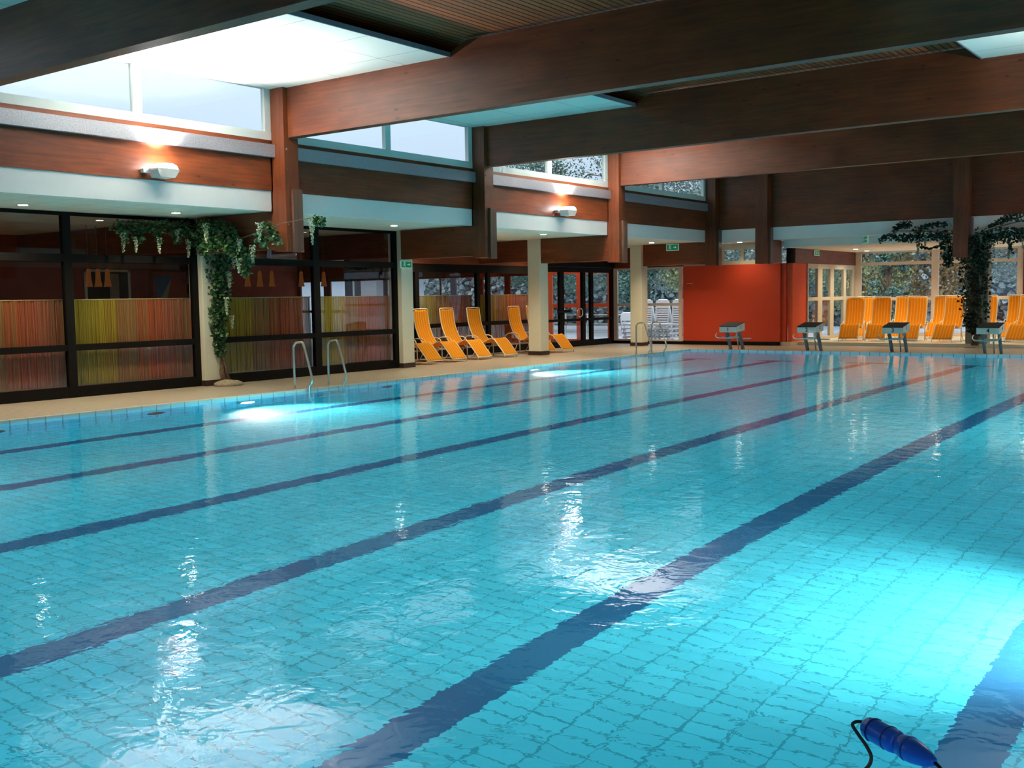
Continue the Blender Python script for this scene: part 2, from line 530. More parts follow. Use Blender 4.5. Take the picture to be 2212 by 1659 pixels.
# rim: real strips of tile round the basin
rm = MB().box(-0.28, XR + 0.28, 0, 0.10, -0.05, 0.012).box(-0.28, XR + 0.28, YN - 0.28, YN, -0.05, 0.012)
struct(rm.build('trim_1', M['rim']))
struct(MB().box(-0.10, 0, YN, 0, -0.05, 0.012).box(XR, XR + 0.10, YN, 0, -0.05, 0.012).build('trim_2', M['rim_y']))

def watermat():
    m, t, out = nt('pool_water')
    v = coords(t, (1.0, 1.0, 1.0))
    n1 = N(t, 'ShaderNodeTexNoise'); n1.inputs['Scale'].default_value = 3.6; n1.inputs['Detail'].default_value = 3; n1.inputs['Roughness'].default_value = 0.55
    n1.inputs['Distortion'].default_value = 0.6
    L(t, v, n1.inputs['Vector'])
    n2 = N(t, 'ShaderNodeTexNoise'); n2.inputs['Scale'].default_value = 15; n2.inputs['Detail'].default_value = 2
    L(t, v, n2.inputs['Vector'])
    ad = N(t, 'ShaderNodeMath', operation='MULTIPLY_ADD'); ad.inputs[1].default_value = 0.13
    L(t, n2.outputs[0], ad.inputs[0]); L(t, n1.outputs[0], ad.inputs[2])
    bp = N(t, 'ShaderNodeBump'); bp.inputs['Strength'].default_value = 1.0; bp.inputs['Distance'].default_value = 0.0048
    L(t, ad.outputs[0], bp.inputs['Height'])
    rf = N(t, 'ShaderNodeBsdfRefraction'); rf.inputs['IOR'].default_value = 1.333; rf.inputs['Roughness'].default_value = 0.0
    rf.inputs['Color'].default_value = (0.97, 0.99, 1, 1)
    gl = N(t, 'ShaderNodeBsdfGlossy'); gl.inputs['Roughness'].default_value = 0.02
    fr = N(t, 'ShaderNodeFresnel'); fr.inputs['IOR'].default_value = 1.333
    for q in (rf, gl, fr):
        L(t, bp.outputs[0], q.inputs['Normal'])
    mx = N(t, 'ShaderNodeMixShader')
    L(t, fr.outputs[0], mx.inputs[0]); L(t, rf.outputs[0], mx.inputs[1]); L(t, gl.outputs[0], mx.inputs[2])
    L(t, mx.outputs[0], out.inputs[0])
    return m
M['water'] = watermat()
w = MB().poly([(0, YN, ZW), (XR, YN, ZW), (XR, 0, ZW), (0, 0, ZW)]).build('pool_water', M['water'])
tag(w, 'clear turquoise water filling the swimming pool, faintly rippled', 'water', kind='stuff')

# ------------------------------------------------------------------ deck
dk = MB()
dk.box(-20, -0.10, -31, 2.85, -0.12, 0)
dk.box(XR + 0.10, 18, -31, 3.45, -0.12, 0)
dk.box(-0.10, XR + 0.10, 0.10, 3.45, -0.12, 0)
dk.box(-0.10, XR + 0.10, -31, YN - 0.28, -0.12, 0)
struct(dk.build('floor', M['deck']))
# raised lounge floor at the far end with a cream riser
struct(MB().box(1.70, 18, 3.45, 8.7, -0.1, 0.10).build('floor', M['platform']))

# ------------------------------------------------------------------ upper timber hall
def beam(k, label):
    y0 = YK[k] + 0.10
    prof = [(0.22, ZB), (XR - 0.22, ZB), (XR - 0.22, ZP), (XR - 3.76, ZP), (XR - 4.24, ZT), (4.24, ZT), (3.76, ZP), (0.22, ZP)]
    o = MB().prism(prof, 'y', y0, y0 + 0.20).build('roof_beam', M['wood_x'])
    tag(o, label, 'beam', 'glued timber beams spanning the hall')
beam(-1, 'glued timber roof beam closest behind the viewer end of the hall')
beam(0, 'dark timber roof beam nearest the camera, cutting the top left corner')
beam(1, 'largest red-brown timber roof beam, running from the leftmost full post up across the picture')
beam(2, 'dark timber roof beam, second behind the big red-brown one, over the middle window bay')
beam(3, 'farthest free timber roof beam, lit red at its left end above the white lamp bay')

def post(k, side, label):
    y0 = YK[k]
    if side == 'l':
        x0, x1, xc = -0.12, 0.22, 0.22
    else:
        x0, x1, xc = XR - 0.22, XR + 0.095, XR - 0.26
    e = empty('timber_post', ((x0 + x1) / 2, y0 + 0.16, 2.49))
    og = (0, 0, 0)
    p = MB().box(x0, x1, y0, y0 + 0.10, 2.49, ZP).box(x0 + 0.012, x1 - 0.012, y0 + 0.10, y0 + 0.33, 2.49, ZP if k > 3 else ZB)
    p.v = [(a - e.location.x, b - e.location.y, c - e.location.z) for a, b, c in p.v]
    p.build('shaft', M['wood_z'], e)
    q = MB().box(xc - 0.01, xc + 0.05, y0 + 0.13, y0 + 0.345, 2.47, 3.56)
    q.v = [(a - e.location.x, b - e.location.y, c - e.location.z) for a, b, c in q.v]
    q.build('cheek_board', M['wood_cheek'], e)
    for z in (2.75, 2.95, 3.9, 4.25):
        MB().lathe([(0.014, 0), (0.014, 0.010), (0.008, 0.014)], (x1 - e.location.x, y0 + 0.05 - e.location.y, z - e.location.z), (1, 0, 0), 8).build('bolt', M['fitting'], e)
    tag(e, label, 'post', 'hanging timber posts of the hall')
post(0, 'l', 'hanging timber post just beyond the left edge of the picture')
post(1, 'l', 'leftmost full hanging timber post, beside the vine-covered column')
post(2, 'l', 'dark hanging timber post above the green exit sign on the cream column')
post(3, 'l', 'red-lit hanging timber post right of the second floodlight')
post(4, 'l', 'darkest hanging timber post at the far left corner of the hall')
for k in range(0, 4):
    post(k, 'r', ['right-hand hanging post nearest the camera', 'right-hand hanging post in line with the big red-brown beam', 'right-hand hanging post in line with the second beam', 'right-hand hanging post in line with the farthest beam'][k])

# cross beams under the low ceiling, column to post
def crossbeam(k, label):
    y0 = YK[k] + 0.02
    o = MB().box(-2.28, -0.12, y0, y0 + 0.18, 2.53, ZL - 0.005).build('cross_beam', M['wood_x'], bevel=0.008)
    tag(o, label, 'beam', 'low timber cross beams')
crossbeam(1, 'low timber cross beam behind the left vine, ending at the leftmost post')
crossbeam(2, 'low timber cross beam above the first green exit sign')
crossbeam(3, 'low timber cross beam between the second cream column and the red-lit post')
crossbeam(4, 'low timber cross beam carrying the exit sign left of the red wall')
for k, lb in ((1, 'dark timber beam inside the cafe behind the vine column'), (2, 'dark timber beam inside the cafe behind the first exit sign column'), (3, 'dark timber beam over the recess behind the second cream column')):
    y0 = YK[k] + 0.20
    o = MB().box(-8.95, -2.86, y0, y0 + 0.18, 2.60, ZL - 0.005).build('cross_beam', M['wood_x'])
    tag(o, lb, 'beam', 'low timber cross beams')

# cream columns
def column(k, label):
    x0, x1, y0, y1 = -2.86, -2.45, YK[k] + 0.21, YK[k] + 0.61
    e = empty('cream_column', ((x0 + x1) / 2, (y0 + y1) / 2, 0))
    def loc(mb):
        mb.v = [(a - e.location.x, b - e.location.y, c) for a, b, c in mb.v]; return mb
    loc(MB().box(x0, x1, y0, y1, 0.0, ZL)).build('shaft', M['cream'], e, bevel=0.01)
    loc(MB().box(x0 - 0.012, x1 + 0.012, y0 - 0.012, y1 + 0.012, 0, 0.11)).build('plinth', M['plinth'], e)
    tag(e, label, 'column', 'cream columns along the pool')
column(0, 'cream column beyond the left edge of the picture')
column(1, 'cream column with the flowering vine trained up it')
column(2, 'cream column carrying the green exit sign left of the orange loungers')
column(3, 'cream column standing between the fourth orange lounger and the glass doors')
column(4, 'cream column beside the far ladder, left of the red wall')

# clerestory strips and low ceilings, left (mirrored for the right)
def clerestory(side, n0):
    X = (lambda x: x) if side == 'l' else (lambda x: XR - x)
    ya, yb = YK[-1], YK[4]
    f = MB(); g = MB(); wb = MB(); ds = MB()
    for k in range(-1, 4):
        a, b = YK[k] + 0.33, YK[k + 1]
        f.box(X(-0.10), X(-0.22), a - 0.36, b + 0.03, 3.545, 4.42)
        g.box(X(-0.02), X(-0.10), a, b, 4.12, 4.34)
        ds.box(X(-0.10), X(-0.12), a, (a + b) / 2 - 0.01, 4.34, 4.42)
        wb.box(X(-0.12), X(-0.20), a - 0.36, b + 0.03, ZL - 0.01, 3.545)
    o = struct(f.build('wall_left' if side == 'l' else 'wall_right', M['wood_y']))
    struct(g.build('trim_3' if side == 'l' else 'trim_4', M['gutter']))
    struct(wb.build('trim_5' if side == 'l' else 'trim_6', M['white_band']))
    ds = None
    for k in range(-1, 4):
        a, b = YK[k] + 0.33, YK[k + 1]
        e = struct(empty('window_%d' % (n0 + k + 1), (X(-0.16), (a + b) / 2, 4.42)))
        ox, oy, oz = e.location
        def loc(mb):
            mb.v = [(p - ox, q - oy, r - oz) for p, q, r in mb.v]; return mb
        mid = (a + b) / 2
        fr = MB().box(X(-0.10), X(-0.20), a, b, 4.42, 4.56).box(X(-0.10), X(-0.20), a, b, 5.30, 5.36)
        fr.box(X(-0.104), X(-0.196), a, a + 0.13, 4.56, 5.30).box(X(-0.104), X(-0.196), b - 0.13, b, 4.56, 5.30)
        fr.box(X(-0.104), X(-0.196), mid - 0.075, mid + 0.075, 4.56, 5.30)
        loc(fr).build('window_frame', M['alu'], e)
        loc(MB().box(X(-0.15), X(-0.155), a + 0.13, mid - 0.075, 4.56, 5.30)).build('pane', M['glass'], e)
        loc(MB().box(X(-0.15), X(-0.155), mid + 0.075, b - 0.13, 4.56, 5.30)).build('pane', M['glass'], e)
clerestory('l', 1)
clerestory('r', 6)

# low ceilings and roofs
struct(MB().box(-20, -0.15, -31, 2.85, ZL, ZL + 0.02).build('ceiling', M['lowceil']))
struct(MB().box(-20.3, -0.21, -31, 3.2, ZL + 0.021, ZL + 0.20).build('ceiling', M['roof']))
struct(MB().box(XR + 0.15, 18, -31, 8.7, ZL, ZL + 0.02).build('ceiling', M['lowceil']))
struct(MB().box(-0.12, XR + 0.12, 1.64, 2.36, ZL, ZL + 0.02).box(-0.12, 1.95, 2.36, 2.85, ZL, ZL + 0.02).build('ceiling', M['lowceil']))
struct(MB().box(1.95, 18, 2.40, 8.7, 2.98, 3.0).build('ceiling', M['lowceil']))
struct(MB().box(-0.1, 18.3, 2.4, 9.0, 3.23, 3.4).box(XR + 0.21, 18.3, -31, 2.4, 3.23, 3.4).build('ceiling', M['roof']))
struct(MB().box(1.95, 18, 2.34, 2.40, 2.98, ZL).build('trim_7', M['white_band']))
# slatted timber ceiling of the hall with the roof on it
struct(MB().box(-0.3, XR + 0.3, -31, 1.85, 5.56, 5.60).build('ceiling', M['slats']))
struct(MB().box(-0.5, XR + 0.5, -31.3, 2.1, 5.61, 5.9).build('ceiling', M['roof']))
# little upstand closing the gap above the clerestory frames
struct(MB().box(-0.28, -0.10, -31, 1.85, 5.36, 5.56).box(XR + 0.10, XR + 0.28, -31, 1.85, 5.36, 5.56).build('trim_8', M['roof']))

# white rafts hung between the beams along both walls
def raft(k, side, label):
    a, b = YK[k] + 0.30, YK[k + 1] + 0.10
    x0, x1 = (-0.10, 3.90) if side == 'l' else (XR - 4.45, XR + 0.10)
    e = empty('ceiling_raft', ((x0 + x1) / 2, (a + b) / 2, ZP))
    ox, oy, oz = e.location
    top = MB().box(x0, x1, a, b, ZP, ZP + 0.02).build('tile_field', M['panel'], None)
    top.parent = e; top.location = (-ox, -oy, -oz)
    xe = x1 if side == 'l' else x0
    q = MB().box(xe - 0.01, xe + 0.01, a, b, ZP - 0.012, ZP + 0.06)
    q.v = [(p - ox, r - oy, s - oz) for p, r, s in q.v]
    q.build('edge_strip', M['panel_edge'], e)
    tag(e, label, 'ceiling panel', 'white suspended ceiling rafts')
raft(-1, 'l', 'teal-white suspended ceiling raft behind the viewer on the left side')
raft(0, 'l', 'teal-white suspended ceiling raft in the top left corner of the picture')
raft(1, 'l', 'brilliantly lit white ceiling raft above the left floodlight')
raft(2, 'l', 'pale teal ceiling raft behind the big red-brown beam')
raft(3, 'l', 'hidden ceiling raft of the farthest left bay')
raft(0, 'r', 'ceiling raft of the right side nearest the camera')
raft(1, 'r', 'ceiling raft of the right side over the near water')
raft(2, 'r', 'bright white ceiling raft at the top right corner of the picture')
raft(3, 'r', 'ceiling raft at the far right corner of the hall')

# ------------------------------------------------------------------ far end of the hall
struct(MB().box(-0.2, XR + 0.2, 1.60, 1.72, 3.55, 5.60).build('wall_far', M['wood_x']))
struct(MB().box(-0.12, XR + 0.2, 1.60, 1.68, ZL - 0.01, 3.549).build('trim_9', M['white_band']))
struct(MB().box(-0.3, XR + 0.3, -31.0, -30.8, -0.12, 5.6).build('wall_near', M['concrete']))
struct(MB().box(18, 18.2, -31, 8.7, -0.12, 3.3).build('wall_right', M['concrete']))

def far_post(x0, x1, label):
    e = empty('timber_post', ((x0 + x1) / 2, 1.42, 2.49))
    MB().box(x0 - e.location.x, x1 - e.location.x, -0.17, 0.165, 0, ZP + 0.25 - 2.49).build('shaft', M['wood_z'], e)
    MB().box(x1 - e.location.x + 0.001, x1 - e.location.x + 0.05, -0.04, 0.16, -0.02, 1.04).build('cheek_board', M['wood_cheek'], e)
    tag(e, label, 'post', 'hanging timber posts of the hall')
far_post(1.50, 1.87, 'hanging timber post on the far wall standing above the red wall')
far_post(7.04, 7.42, 'hanging timber post on the far wall amid the dark vine')
far_post(12.6, 12.98, 'hanging timber post on the far wall beyond the right edge of the picture')
for x0, lb in ((1.66, 'short timber beam running back over the right end of the red wall'), (7.15, 'timber beam buried in the dark vine, running back to its column'), (12.7, 'timber beam at the far end beyond the right edge')):
    o = MB().box(x0, x0 + 0.2, 1.70, 2.335 if x0 < 2 else 3.55, 2.53, 3.19 if x0 < 2 else 2.97).build('cross_beam', M['wood_y'])
    tag(o, lb, 'beam', 'low timber cross beams')

# vine column on the far side
e = empty('cream_column', (7.12, 3.80, 0))
MB().box(-0.29, 0.29, -0.19, 0.19, 0.0, 2.98).build('shaft', M['concrete'], e, bevel=0.01)
tag(e, 'pale column hidden by the dark vine behind starting block 4', 'column', 'cream columns along the pool')

# red wall: front, pier, lit side
struct(MB().box(-1.70, 1.62, 2.86, 3.0, 0.12, 2.53).build('wall_far_red', M['red']))
struct(MB().box(1.62, 1.78, 2.92, 3.06, 0.12, 2.53).build('wall_far_pier', M['red']))
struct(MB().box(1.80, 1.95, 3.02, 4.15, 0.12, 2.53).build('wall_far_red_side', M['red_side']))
struct(MB().box(-1.70, 1.60, 2.84, 3.0, 0.0, 0.12).build('baseboard_red', M['dark']))
struct(MB().box(1.60, 1.97, 2.90, 4.15, 0.0, 0.12).build('baseboard_side', M['beige_light']))
# pale label strip screwed on the red wall
lb = MB().box(-1.55, -1.36, 2.842, 2.859, 1.965, 1.985).build('label_strip', M['beige_light'])
tag(lb, 'thin pale strip fixed on the red wall near its left edge', 'strip')
# board of the roof edge over the red wall with window behind
def framed_window(name, plane, c, spans, z0, z1, mat, glass='glass', rails=(), fw=0.09, dep=0.07, kind=True, groups=None):
    """a run of window: plane 'x' (constant x) or 'y' (constant y); spans are the stile intervals"""
    a0, a1 = spans[0][0], spans[-1][1]
    mid = (a0 + a1) / 2
    e = empty(name, (c, mid, z0) if plane == 'x' else (mid, c, z0))
    if kind: struct(e)
    def bx(mb, a, b, za, zb, d0, d1):
        if plane == 'x': mb.box(d0, d1, a - mid, b - mid, za - z0, zb - z0)
        else: mb.box(a - mid, b - mid, d0, d1, za - z0, zb - z0)
    fr = MB()
    for (a, b) in spans:
        bx(fr, a, b, z0, z1, -dep / 2, dep / 2)
    for (ra, rb) in rails:
        for i in range(len(spans) - 1):
            bx(fr, spans[i][1], spans[i + 1][0], ra, rb, -dep / 2 + 0.004, dep / 2 - 0.004)
    fr.build('window_frame', mat, e)
    rr = sorted(rails)
    for i in range(len(spans) - 1):
        for j in range(len(rr) - 1):
            za, zb = rr[j][1], rr[j + 1][0]
            if zb - za < 0.1: continue
            g = MB(); bx(g, spans[i][1], spans[i + 1][0], za, zb, -0.004, 0.004)
            g.build('pane', M[glass], e)
    return e
wn = [20]
def W(*a, **k):
    wn[0] += 1
    return framed_window('window_%d' % wn[0], *a, **k)
# strip over the red wall
W('y', 2.93, [(-1.7, -1.6), (-0.36, -0.28), (0.28, 0.40), (1.50, 1.62)], 2.53, 3.19, M['beige_light'], rails=[(2.53, 2.66), (3.0, 3.19)])
# beige windows left of the red wall
W('y', 2.88, [(-4.37, -4.17), (-3.16, -3.05), (-1.86, -1.74)], 0.10, 2.53, M['beige_frame'], rails=[(0.10, 0.16), (1.26, 1.35), (2.47, 2.53)])
struct(MB().box(-4.40, -1.71, 2.84, 2.95, 0.0, 0.10).build('baseboard_glass', M['dark']))
struct(MB().box(-4.4, -1.71, 2.86, 2.95, 2.53, ZL).build('wall_far_board', M['wood_x']))
# doors' wall beyond the vestibule, orange light painted into its frames
W('y', 2.88, [(-7.10, -6.85), (-5.83, -5.58), (-4.56, -4.375)], 0.0, 2.60, M['orange_lit_frame'], rails=[(0.0, 0.13), (1.23, 1.37), (2.40, 2.60)])
W('y', 2.88, [(-20.0, -19.8), (-18.4, -18.0), (-16.6, -16.3), (-15.0, -14.8), (-13.4, -13.2), (-12.05, -12.0), (-11.52, -11.25), (-10.28, -9.95), (-8.95, -8.70), (-7.9, -7.11)], 0.0, 2.60, M['wood_z'], rails=[(0.0, 0.13), (1.1, 1.2), (2.38, 2.60)])
struct(MB().box(-20, -4.4, 2.86, 2.95, 2.60, ZL).build('wall_far_board', M['wood_x']))
# side glazing of the lounge recess
W('x', 1.95, [(4.15, 4.22), (5.02, 5.42), (6.15, 6.47), (7.42, 7.66), (8.30, 8.60)], 0.10, 2.53, M['beige_light'], rails=[(0.10, 0.20), (1.36, 1.47), (2.38, 2.53)], dep=0.09)
struct(MB().box(1.90, 2.0, 3.10, 8.60, 2.53, 2.98).build('wall_recess_board', M['wood_y']))
tag(MB().box(1.78, 1.93, 2.93, 3.05, 2.53, 2.98).build('timber_post', M['dark']), 'short black post between the red wall top and the low ceiling', 'post')
# sash with a handle in that glazing
hd = MB().tube([(2.01, 7.68, 1.75), (2.05, 7.68, 1.77), (2.05, 7.68, 1.95), (2.01, 7.68, 1.97)], 0.012, 8).build('window_handle', M['plastic'])
tag(hd, 'small white window handle on the side glazing of the far lounge', 'handle')
# far window wall of the lounge
W('y', 8.60, [(1.95, 2.20), (4.54, 4.77), (7.17, 7.36), (9.7, 9.9), (12.3, 12.5), (14.9, 15.1), (17.8, 18.0)], 0.10, 2.98, M['beige_frame'], rails=[(0.10, 0.22), (1.31, 1.42), (2.51, 2.62), (2.93, 2.98)])
tag(MB().box(7.36, 7.52, 8.50, 8.62, 0.10, 2.98).build('timber_post', simple('oxblood', (0.10, 0.012, 0.010), 0.6)), 'dark red post in the far window wall at the right edge of the picture', 'post')

# ------------------------------------------------------------------ cafe partition
def partition(name, plane, c, stiles, glass='glass_dark', top=ZL, rails=((0.0, 0.19), (0.81, 0.92), (2.35, 2.48), (3.14, 3.2)), board=None):
    e = framed_window(name, plane, c, stiles, 0.0, top, M['dark'], glass, rails, dep=0.10)
    return e
wn[0] += 1; partition('window_%d' % wn[0], 'x', -2.62, [(-20.72, -20.6), (-18.20, -18.05), (-15.57, -15.45)])
wn[0] += 1; partition('window_%d' % wn[0], 'x', -2.62, [(-15.03, -14.90), (-12.46, -12.28), (-9.93, -9.82)])
wn[0] += 1; partition('window_%d' % wn[0], 'y', -9.47, [(-4.62, -4.52), (-2.95, -2.87)])
wn[0] += 1; partition('window_%d' % wn[0], 'x', -4.60, [(-9.45, -9.32), (-6.97, -6.82), (-4.33, -4.18), (-3.83, -3.69), (-1.22, -1.10)], top=2.56, rails=((0.0, 0.19), (0.82, 0.93), (2.33, 2.56)))
struct(MB().box(-4.66, -4.54, -9.42, 2.84, 2.561, ZL).build('wall_cafe_board', M['wood_y']))
wn[0] += 1; partition('window_%d' % wn[0], 'x', -4.36, [(-1.20, -1.08), (-0.42, -0.19), (0.90, 1.07), (1.40, 1.55), (2.70, 2.83)], top=2.55, rails=((0.0, 0.19), (0.82, 0.90), (2.39, 2.55)))
struct(MB().box(-4.54, -4.28, -1.08, 2.84, 2.56, 2.70).build('trim_10', M['dark']))
struct(MB().box(-2.68, -2.56, -31, -20.73, 0, ZL).build('wall_cafe_near', M['cafe_dark']))
# push bar and lever of the glass door
db = empty('door_push_bar', (-4.26, -0.3, 1.15))
MB().box(-0.03, 0.03, -0.32, 0.34, -0.045, 0.045).build('bar', M['dark'], db)
tag(db, 'black push bar across the glass door behind the last lounger', 'door bar')
rl = MB().tube([(-4.22, 0.42, 1.02), (-4.20, 0.42, 1.16), (-4.20, 0.50, 1.22), (-4.20, 0.64, 1.22), (-4.20, 0.70, 1.16), (-4.20, 0.70, 1.02), (-4.20, 0.62, 0.96), (-4.20, 0.50, 0.96)], 0.018, 8, close=True).build('door_pull', M['steel'])
tag(rl, 'rounded chrome pull handle on the glass door', 'handle')

# cafe shell
struct(MB().box(-9.10, -9.0, -31, -9.6, 0, ZL).build('wall_cafe_back', M['cafe_red']))
struct(MB().box(-20, -9.11, -10.0, -9.8, 0, ZL).build('wall_cafe_side', M['cafe_red']))
struct(MB().box(-20.2, -20.0, -10, 3, 0, ZL).build('wall_cafe_end', M['cafe_red']))
# band of plaster and doorway on the red wall, its shade a dark panel
dr = struct(empty('door_1', (-8.98, -13.26, 0)))
MB().box(0, 0.03, -0.62, -0.56, 0, 2.45).box(0, 0.03, 0.56, 0.62, 0, 2.45).box(0, 0.03, -0.62, 0.62, 2.39, 2.45).build('door_frame', M['alu'], dr)
MB().box(-0.01, 0.01, -0.56, 0.56, 0, 2.39).build('door_shade_panel', M['cafe_dark'], dr)  # solid dark panel imitates the shade inside the doorway
MB().box(0.012, 0.02, 0.05, 0.3, 0, 2.35).build('door_strip', M['concrete'], dr)
pc = empty('wall_picture', (-8.97, -11.55, 1.6))
MB().box(0, 0.03, -0.52, 0.62, -0.5, 0.86).build('picture_frame', M['wood_z'], pc)
MB().box(0.03, 0.034, -0.46, 0.56, -0.44, 0.80).build('picture_ground', M['pic_red'], pc)
MB().poly([(0.036, -0.42, 0.74), (0.036, 0.12, 0.70), (0.036, -0.24, 0.02), (0.036, -0.36, 0.20)]).build('blue_sail', M['pic_blue'], pc)
MB().poly([(0.037, 0.10, 0.66), (0.037, -0.20, 0.18), (0.037, -0.30, 0.12), (0.037, -0.12, -0.16)]).build('pale_sail', M['pic_pale'], pc)
tag(pc, 'picture of blue and white sails on the red cafe wall', 'picture')
bd = MB().box(-8.99, -8.96, -18.9, -16.7, 1.95, 2.62).build('wall_board', simple('dusky_board', (0.30, 0.12, 0.08), 0.8))
tag(bd, 'dusky rectangular board high on the red cafe wall at the left', 'board')
bd = MB().box(-8.99, -8.96, -16.2, -11.2, 2.48, 2.60).build('wall_board', simple('pale_strip', (0.34, 0.20, 0.18), 0.8))
tag(bd, 'long pale strip on the red cafe wall above the doorway', 'board')
# bar shelf with bottles seen beside the pendants
sh = empty('bar_shelf', (-8.8, -10.6, 1.95))
MB().box(-0.15, 0.15, -0.55, 0.95, 0.15, 0.21).build('board', M['wood_y'], sh); MB().box(-0.15, 0.15, -0.55, 0.95, 0.45, 0.49).build('board', M['wood_y'], sh)
MB().box(-0.16, -0.14, -0.55, 0.95, -0.1, 0.6).build('back_panel', M['cafe_dark'], sh)
tag(sh, 'wooden bar shelf on the cafe wall behind the pendant lamps', 'shelf')
for i in range(7):
    b = MB().lathe([(0.03, 0), (0.032, 0.01), (0.032, 0.11), (0.012, 0.15), (0.012, 0.20)], (-8.78, -11.05 + i * 0.21, 2.16), (0, 0, 1), 8).build('bottle', M['glass_dark'] if i % 2 else M['fitting'])
    tag(b, 'small bottle standing on the bar shelf inside the cafe', 'bottle', 'bottles on the bar shelf')

# amber pendant lamps of the cafe
def pendant_proto():
    e = empty('pendant_lamp', (0, 0, 0))
    MB().lathe([(0.028, 0.36), (0.042, 0.32), (0.052, 0.14), (0.078, 0.0), (0.07, 0.0)], (0, 0, 0), (0, 0, 1), 14).build('lamp_shade', M['pendant'], e)
    MB().tube([(0, 0, 0.34), (0, 0, 1.22)], 0.006, 5).build('cord', M['wire'], e)
    return e
pp = pendant_proto()
PEND = [(-5.0, -16.24, 'left'), (-5.0, -16.03, 'middle'), (-5.0, -15.82, 'right')]
for i, (x, y, lb) in enumerate([(-5.0, -16.24, 'leftmost amber pendant lamp of the three in front of the cafe doorway'),
                                (-5.0, -16.03, 'middle amber pendant lamp of the three in front of the cafe doorway'),
                                (-5.0, -15.82, 'right-hand amber pendant lamp of the three in front of the cafe doorway'),
                                (-5.0, -12.24, 'amber pendant lamp closest to the vine, behind the striped curtains'),
                                (-5.0, -11.88, 'amber pendant lamp second from the vine, behind the striped curtains'),
                                (-5.0, -11.52, 'amber pendant lamp third from the vine, behind the striped curtains'),
                                (-5.0, -10.60, 'amber pendant lamp just left of the dark partition post'),
                                (-5.0, -9.86, 'amber pendant lamp in front of the bluish cafe window')]):
    o = pp if i == 0 else dup(pp, (0, 0, 0), 0)
    o.location = (x, y, 1.96)
    tag(o, lb, 'lamp', 'amber pendant lamps in the cafe')

# striped string curtains, one per pane
def curtain(y0, y1, x, label, z0=0.20, z1=1.69):
    e = empty('string_curtain', (x, (y0 + y1) / 2, z0))
    h = (y1 - y0) / 2
    mb = MB(); n = max(20, int((y1 - y0) * 40))
    amp = 0.018
    pts = []
    for i in range(n + 1):
        yy = -h + 2 * h * i / n
        pts.append((amp * math.sin(i * 1.9) + 0.01 * math.sin(i * 0.7 + y0), yy))
    rows = 6
    base = len(mb.v)
    for r in range(rows + 1):
        zz = (z1 - z0) * r / rows
        for i, (xx, yy) in enumerate(pts):
            mb.v.append((xx, yy + 0.012 * math.sin(zz * 3 + i * 0.37), zz))
    for r in range(rows):
        for i in range(n):
            a = base + r * (n + 1) + i
            mb.f.append((a, a + 1, a + n + 2, a + n + 1)); mb.sm.append(True)
    mb.build('hanging', M['curtain'], e)
    MB().tube([(0, -h, z1 - z0 + 0.005), (0, h, z1 - z0 + 0.005)], 0.010, 6).build('curtain_rod', M['curtain_rod'], e)
    tag(e, label, 'curtain', 'multicoloured string curtains behind the glass')
curtain(-20.5, -18.15, -2.74, 'striped string curtain cut by the left edge of the picture')
curtain(-18.05, -15.55, -2.74, 'striped string curtain left of the vine column, yellow-green to red')
curtain(-14.95, -12.42, -2.74, 'striped string curtain right of the vine column, behind the near ladder')
curtain(-12.28, -9.90, -2.74, 'striped string curtain left of the column with the exit sign')
curtain(-9.3, -7.0, -4.72, 'narrow strip of string curtain behind the hidden first lounger')
curtain(-6.82, -4.35, -4.72, 'string curtain behind the first three visible lounger backs')
curtain(-4.18, -1.6, -4.72, 'string curtain behind the lounger next to the second cream column')

# ------------------------------------------------------------------ lamps
def floodlight(x, y, dirx, label):
    e = empty('floodlight', (x, y, 3.66))
    s = dirx
    body = MB()
    body.prism([(-0.20, 0.02), (-0.15, -0.09), (0.12, -0.09), (0.20, 0.02), (0.20, 0.05), (-0.20, 0.05)], 'x', 0.06 * s, 0.30 * s)
    body.build('housing', M['lamp_body'], e)
    MB().box(0.0, 0.08 * s, -0.30, -0.18, -0.02, 0.04).build('junction_box', M['lamp_body'], e)
    MB().box(0.0, 0.07 * s, -0.06, 0.06, -0.04, 0.03).build('bracket', M['lamp_body'], e)
    MB().prism([(-0.18, 0.052), (0.18, 0.052), (0.15, 0.10), (0.07, 0.13), (-0.07, 0.13), (-0.15, 0.10)], 'x', 0.08 * s, 0.30 * s).build('lens', M['lampglow'], e)
    tag(e, label, 'floodlight', 'wall floodlights aimed at the ceiling rafts')
    ld = bpy.data.lights.new('flood_source', 'SPOT')
    ld.energy = FLOOD; ld.color = (1.0, 0.97, 0.98); ld.spot_size = math.radians(125); ld.spot_blend = 1.0; ld.shadow_soft_size = 0.08
    lo = bpy.data.objects.new('flood_source', ld); C.objects.link(lo)
    lo.location = (x + 0.19 * s, y, 3.86)
    lo.rotation_euler = Vector((0.42 * s, 0, 1)).to_track_quat('-Z', 'Y').to_euler()
FLOOD = 3000
floodlight(-0.10, -18.02, 1, 'glowing wall floodlight on the timber band at the upper left')
floodlight(-0.10, -6.55, 1, 'glowing wall floodlight on the timber band right of the dark middle bay')
floodlight(XR + 0.10, -12.4, -1, 'floodlight on the right wall beyond the picture, lighting the top right raft')
floodlight(XR + 0.10, -1.3, -1, 'floodlight on the right wall at the far end of the hall')

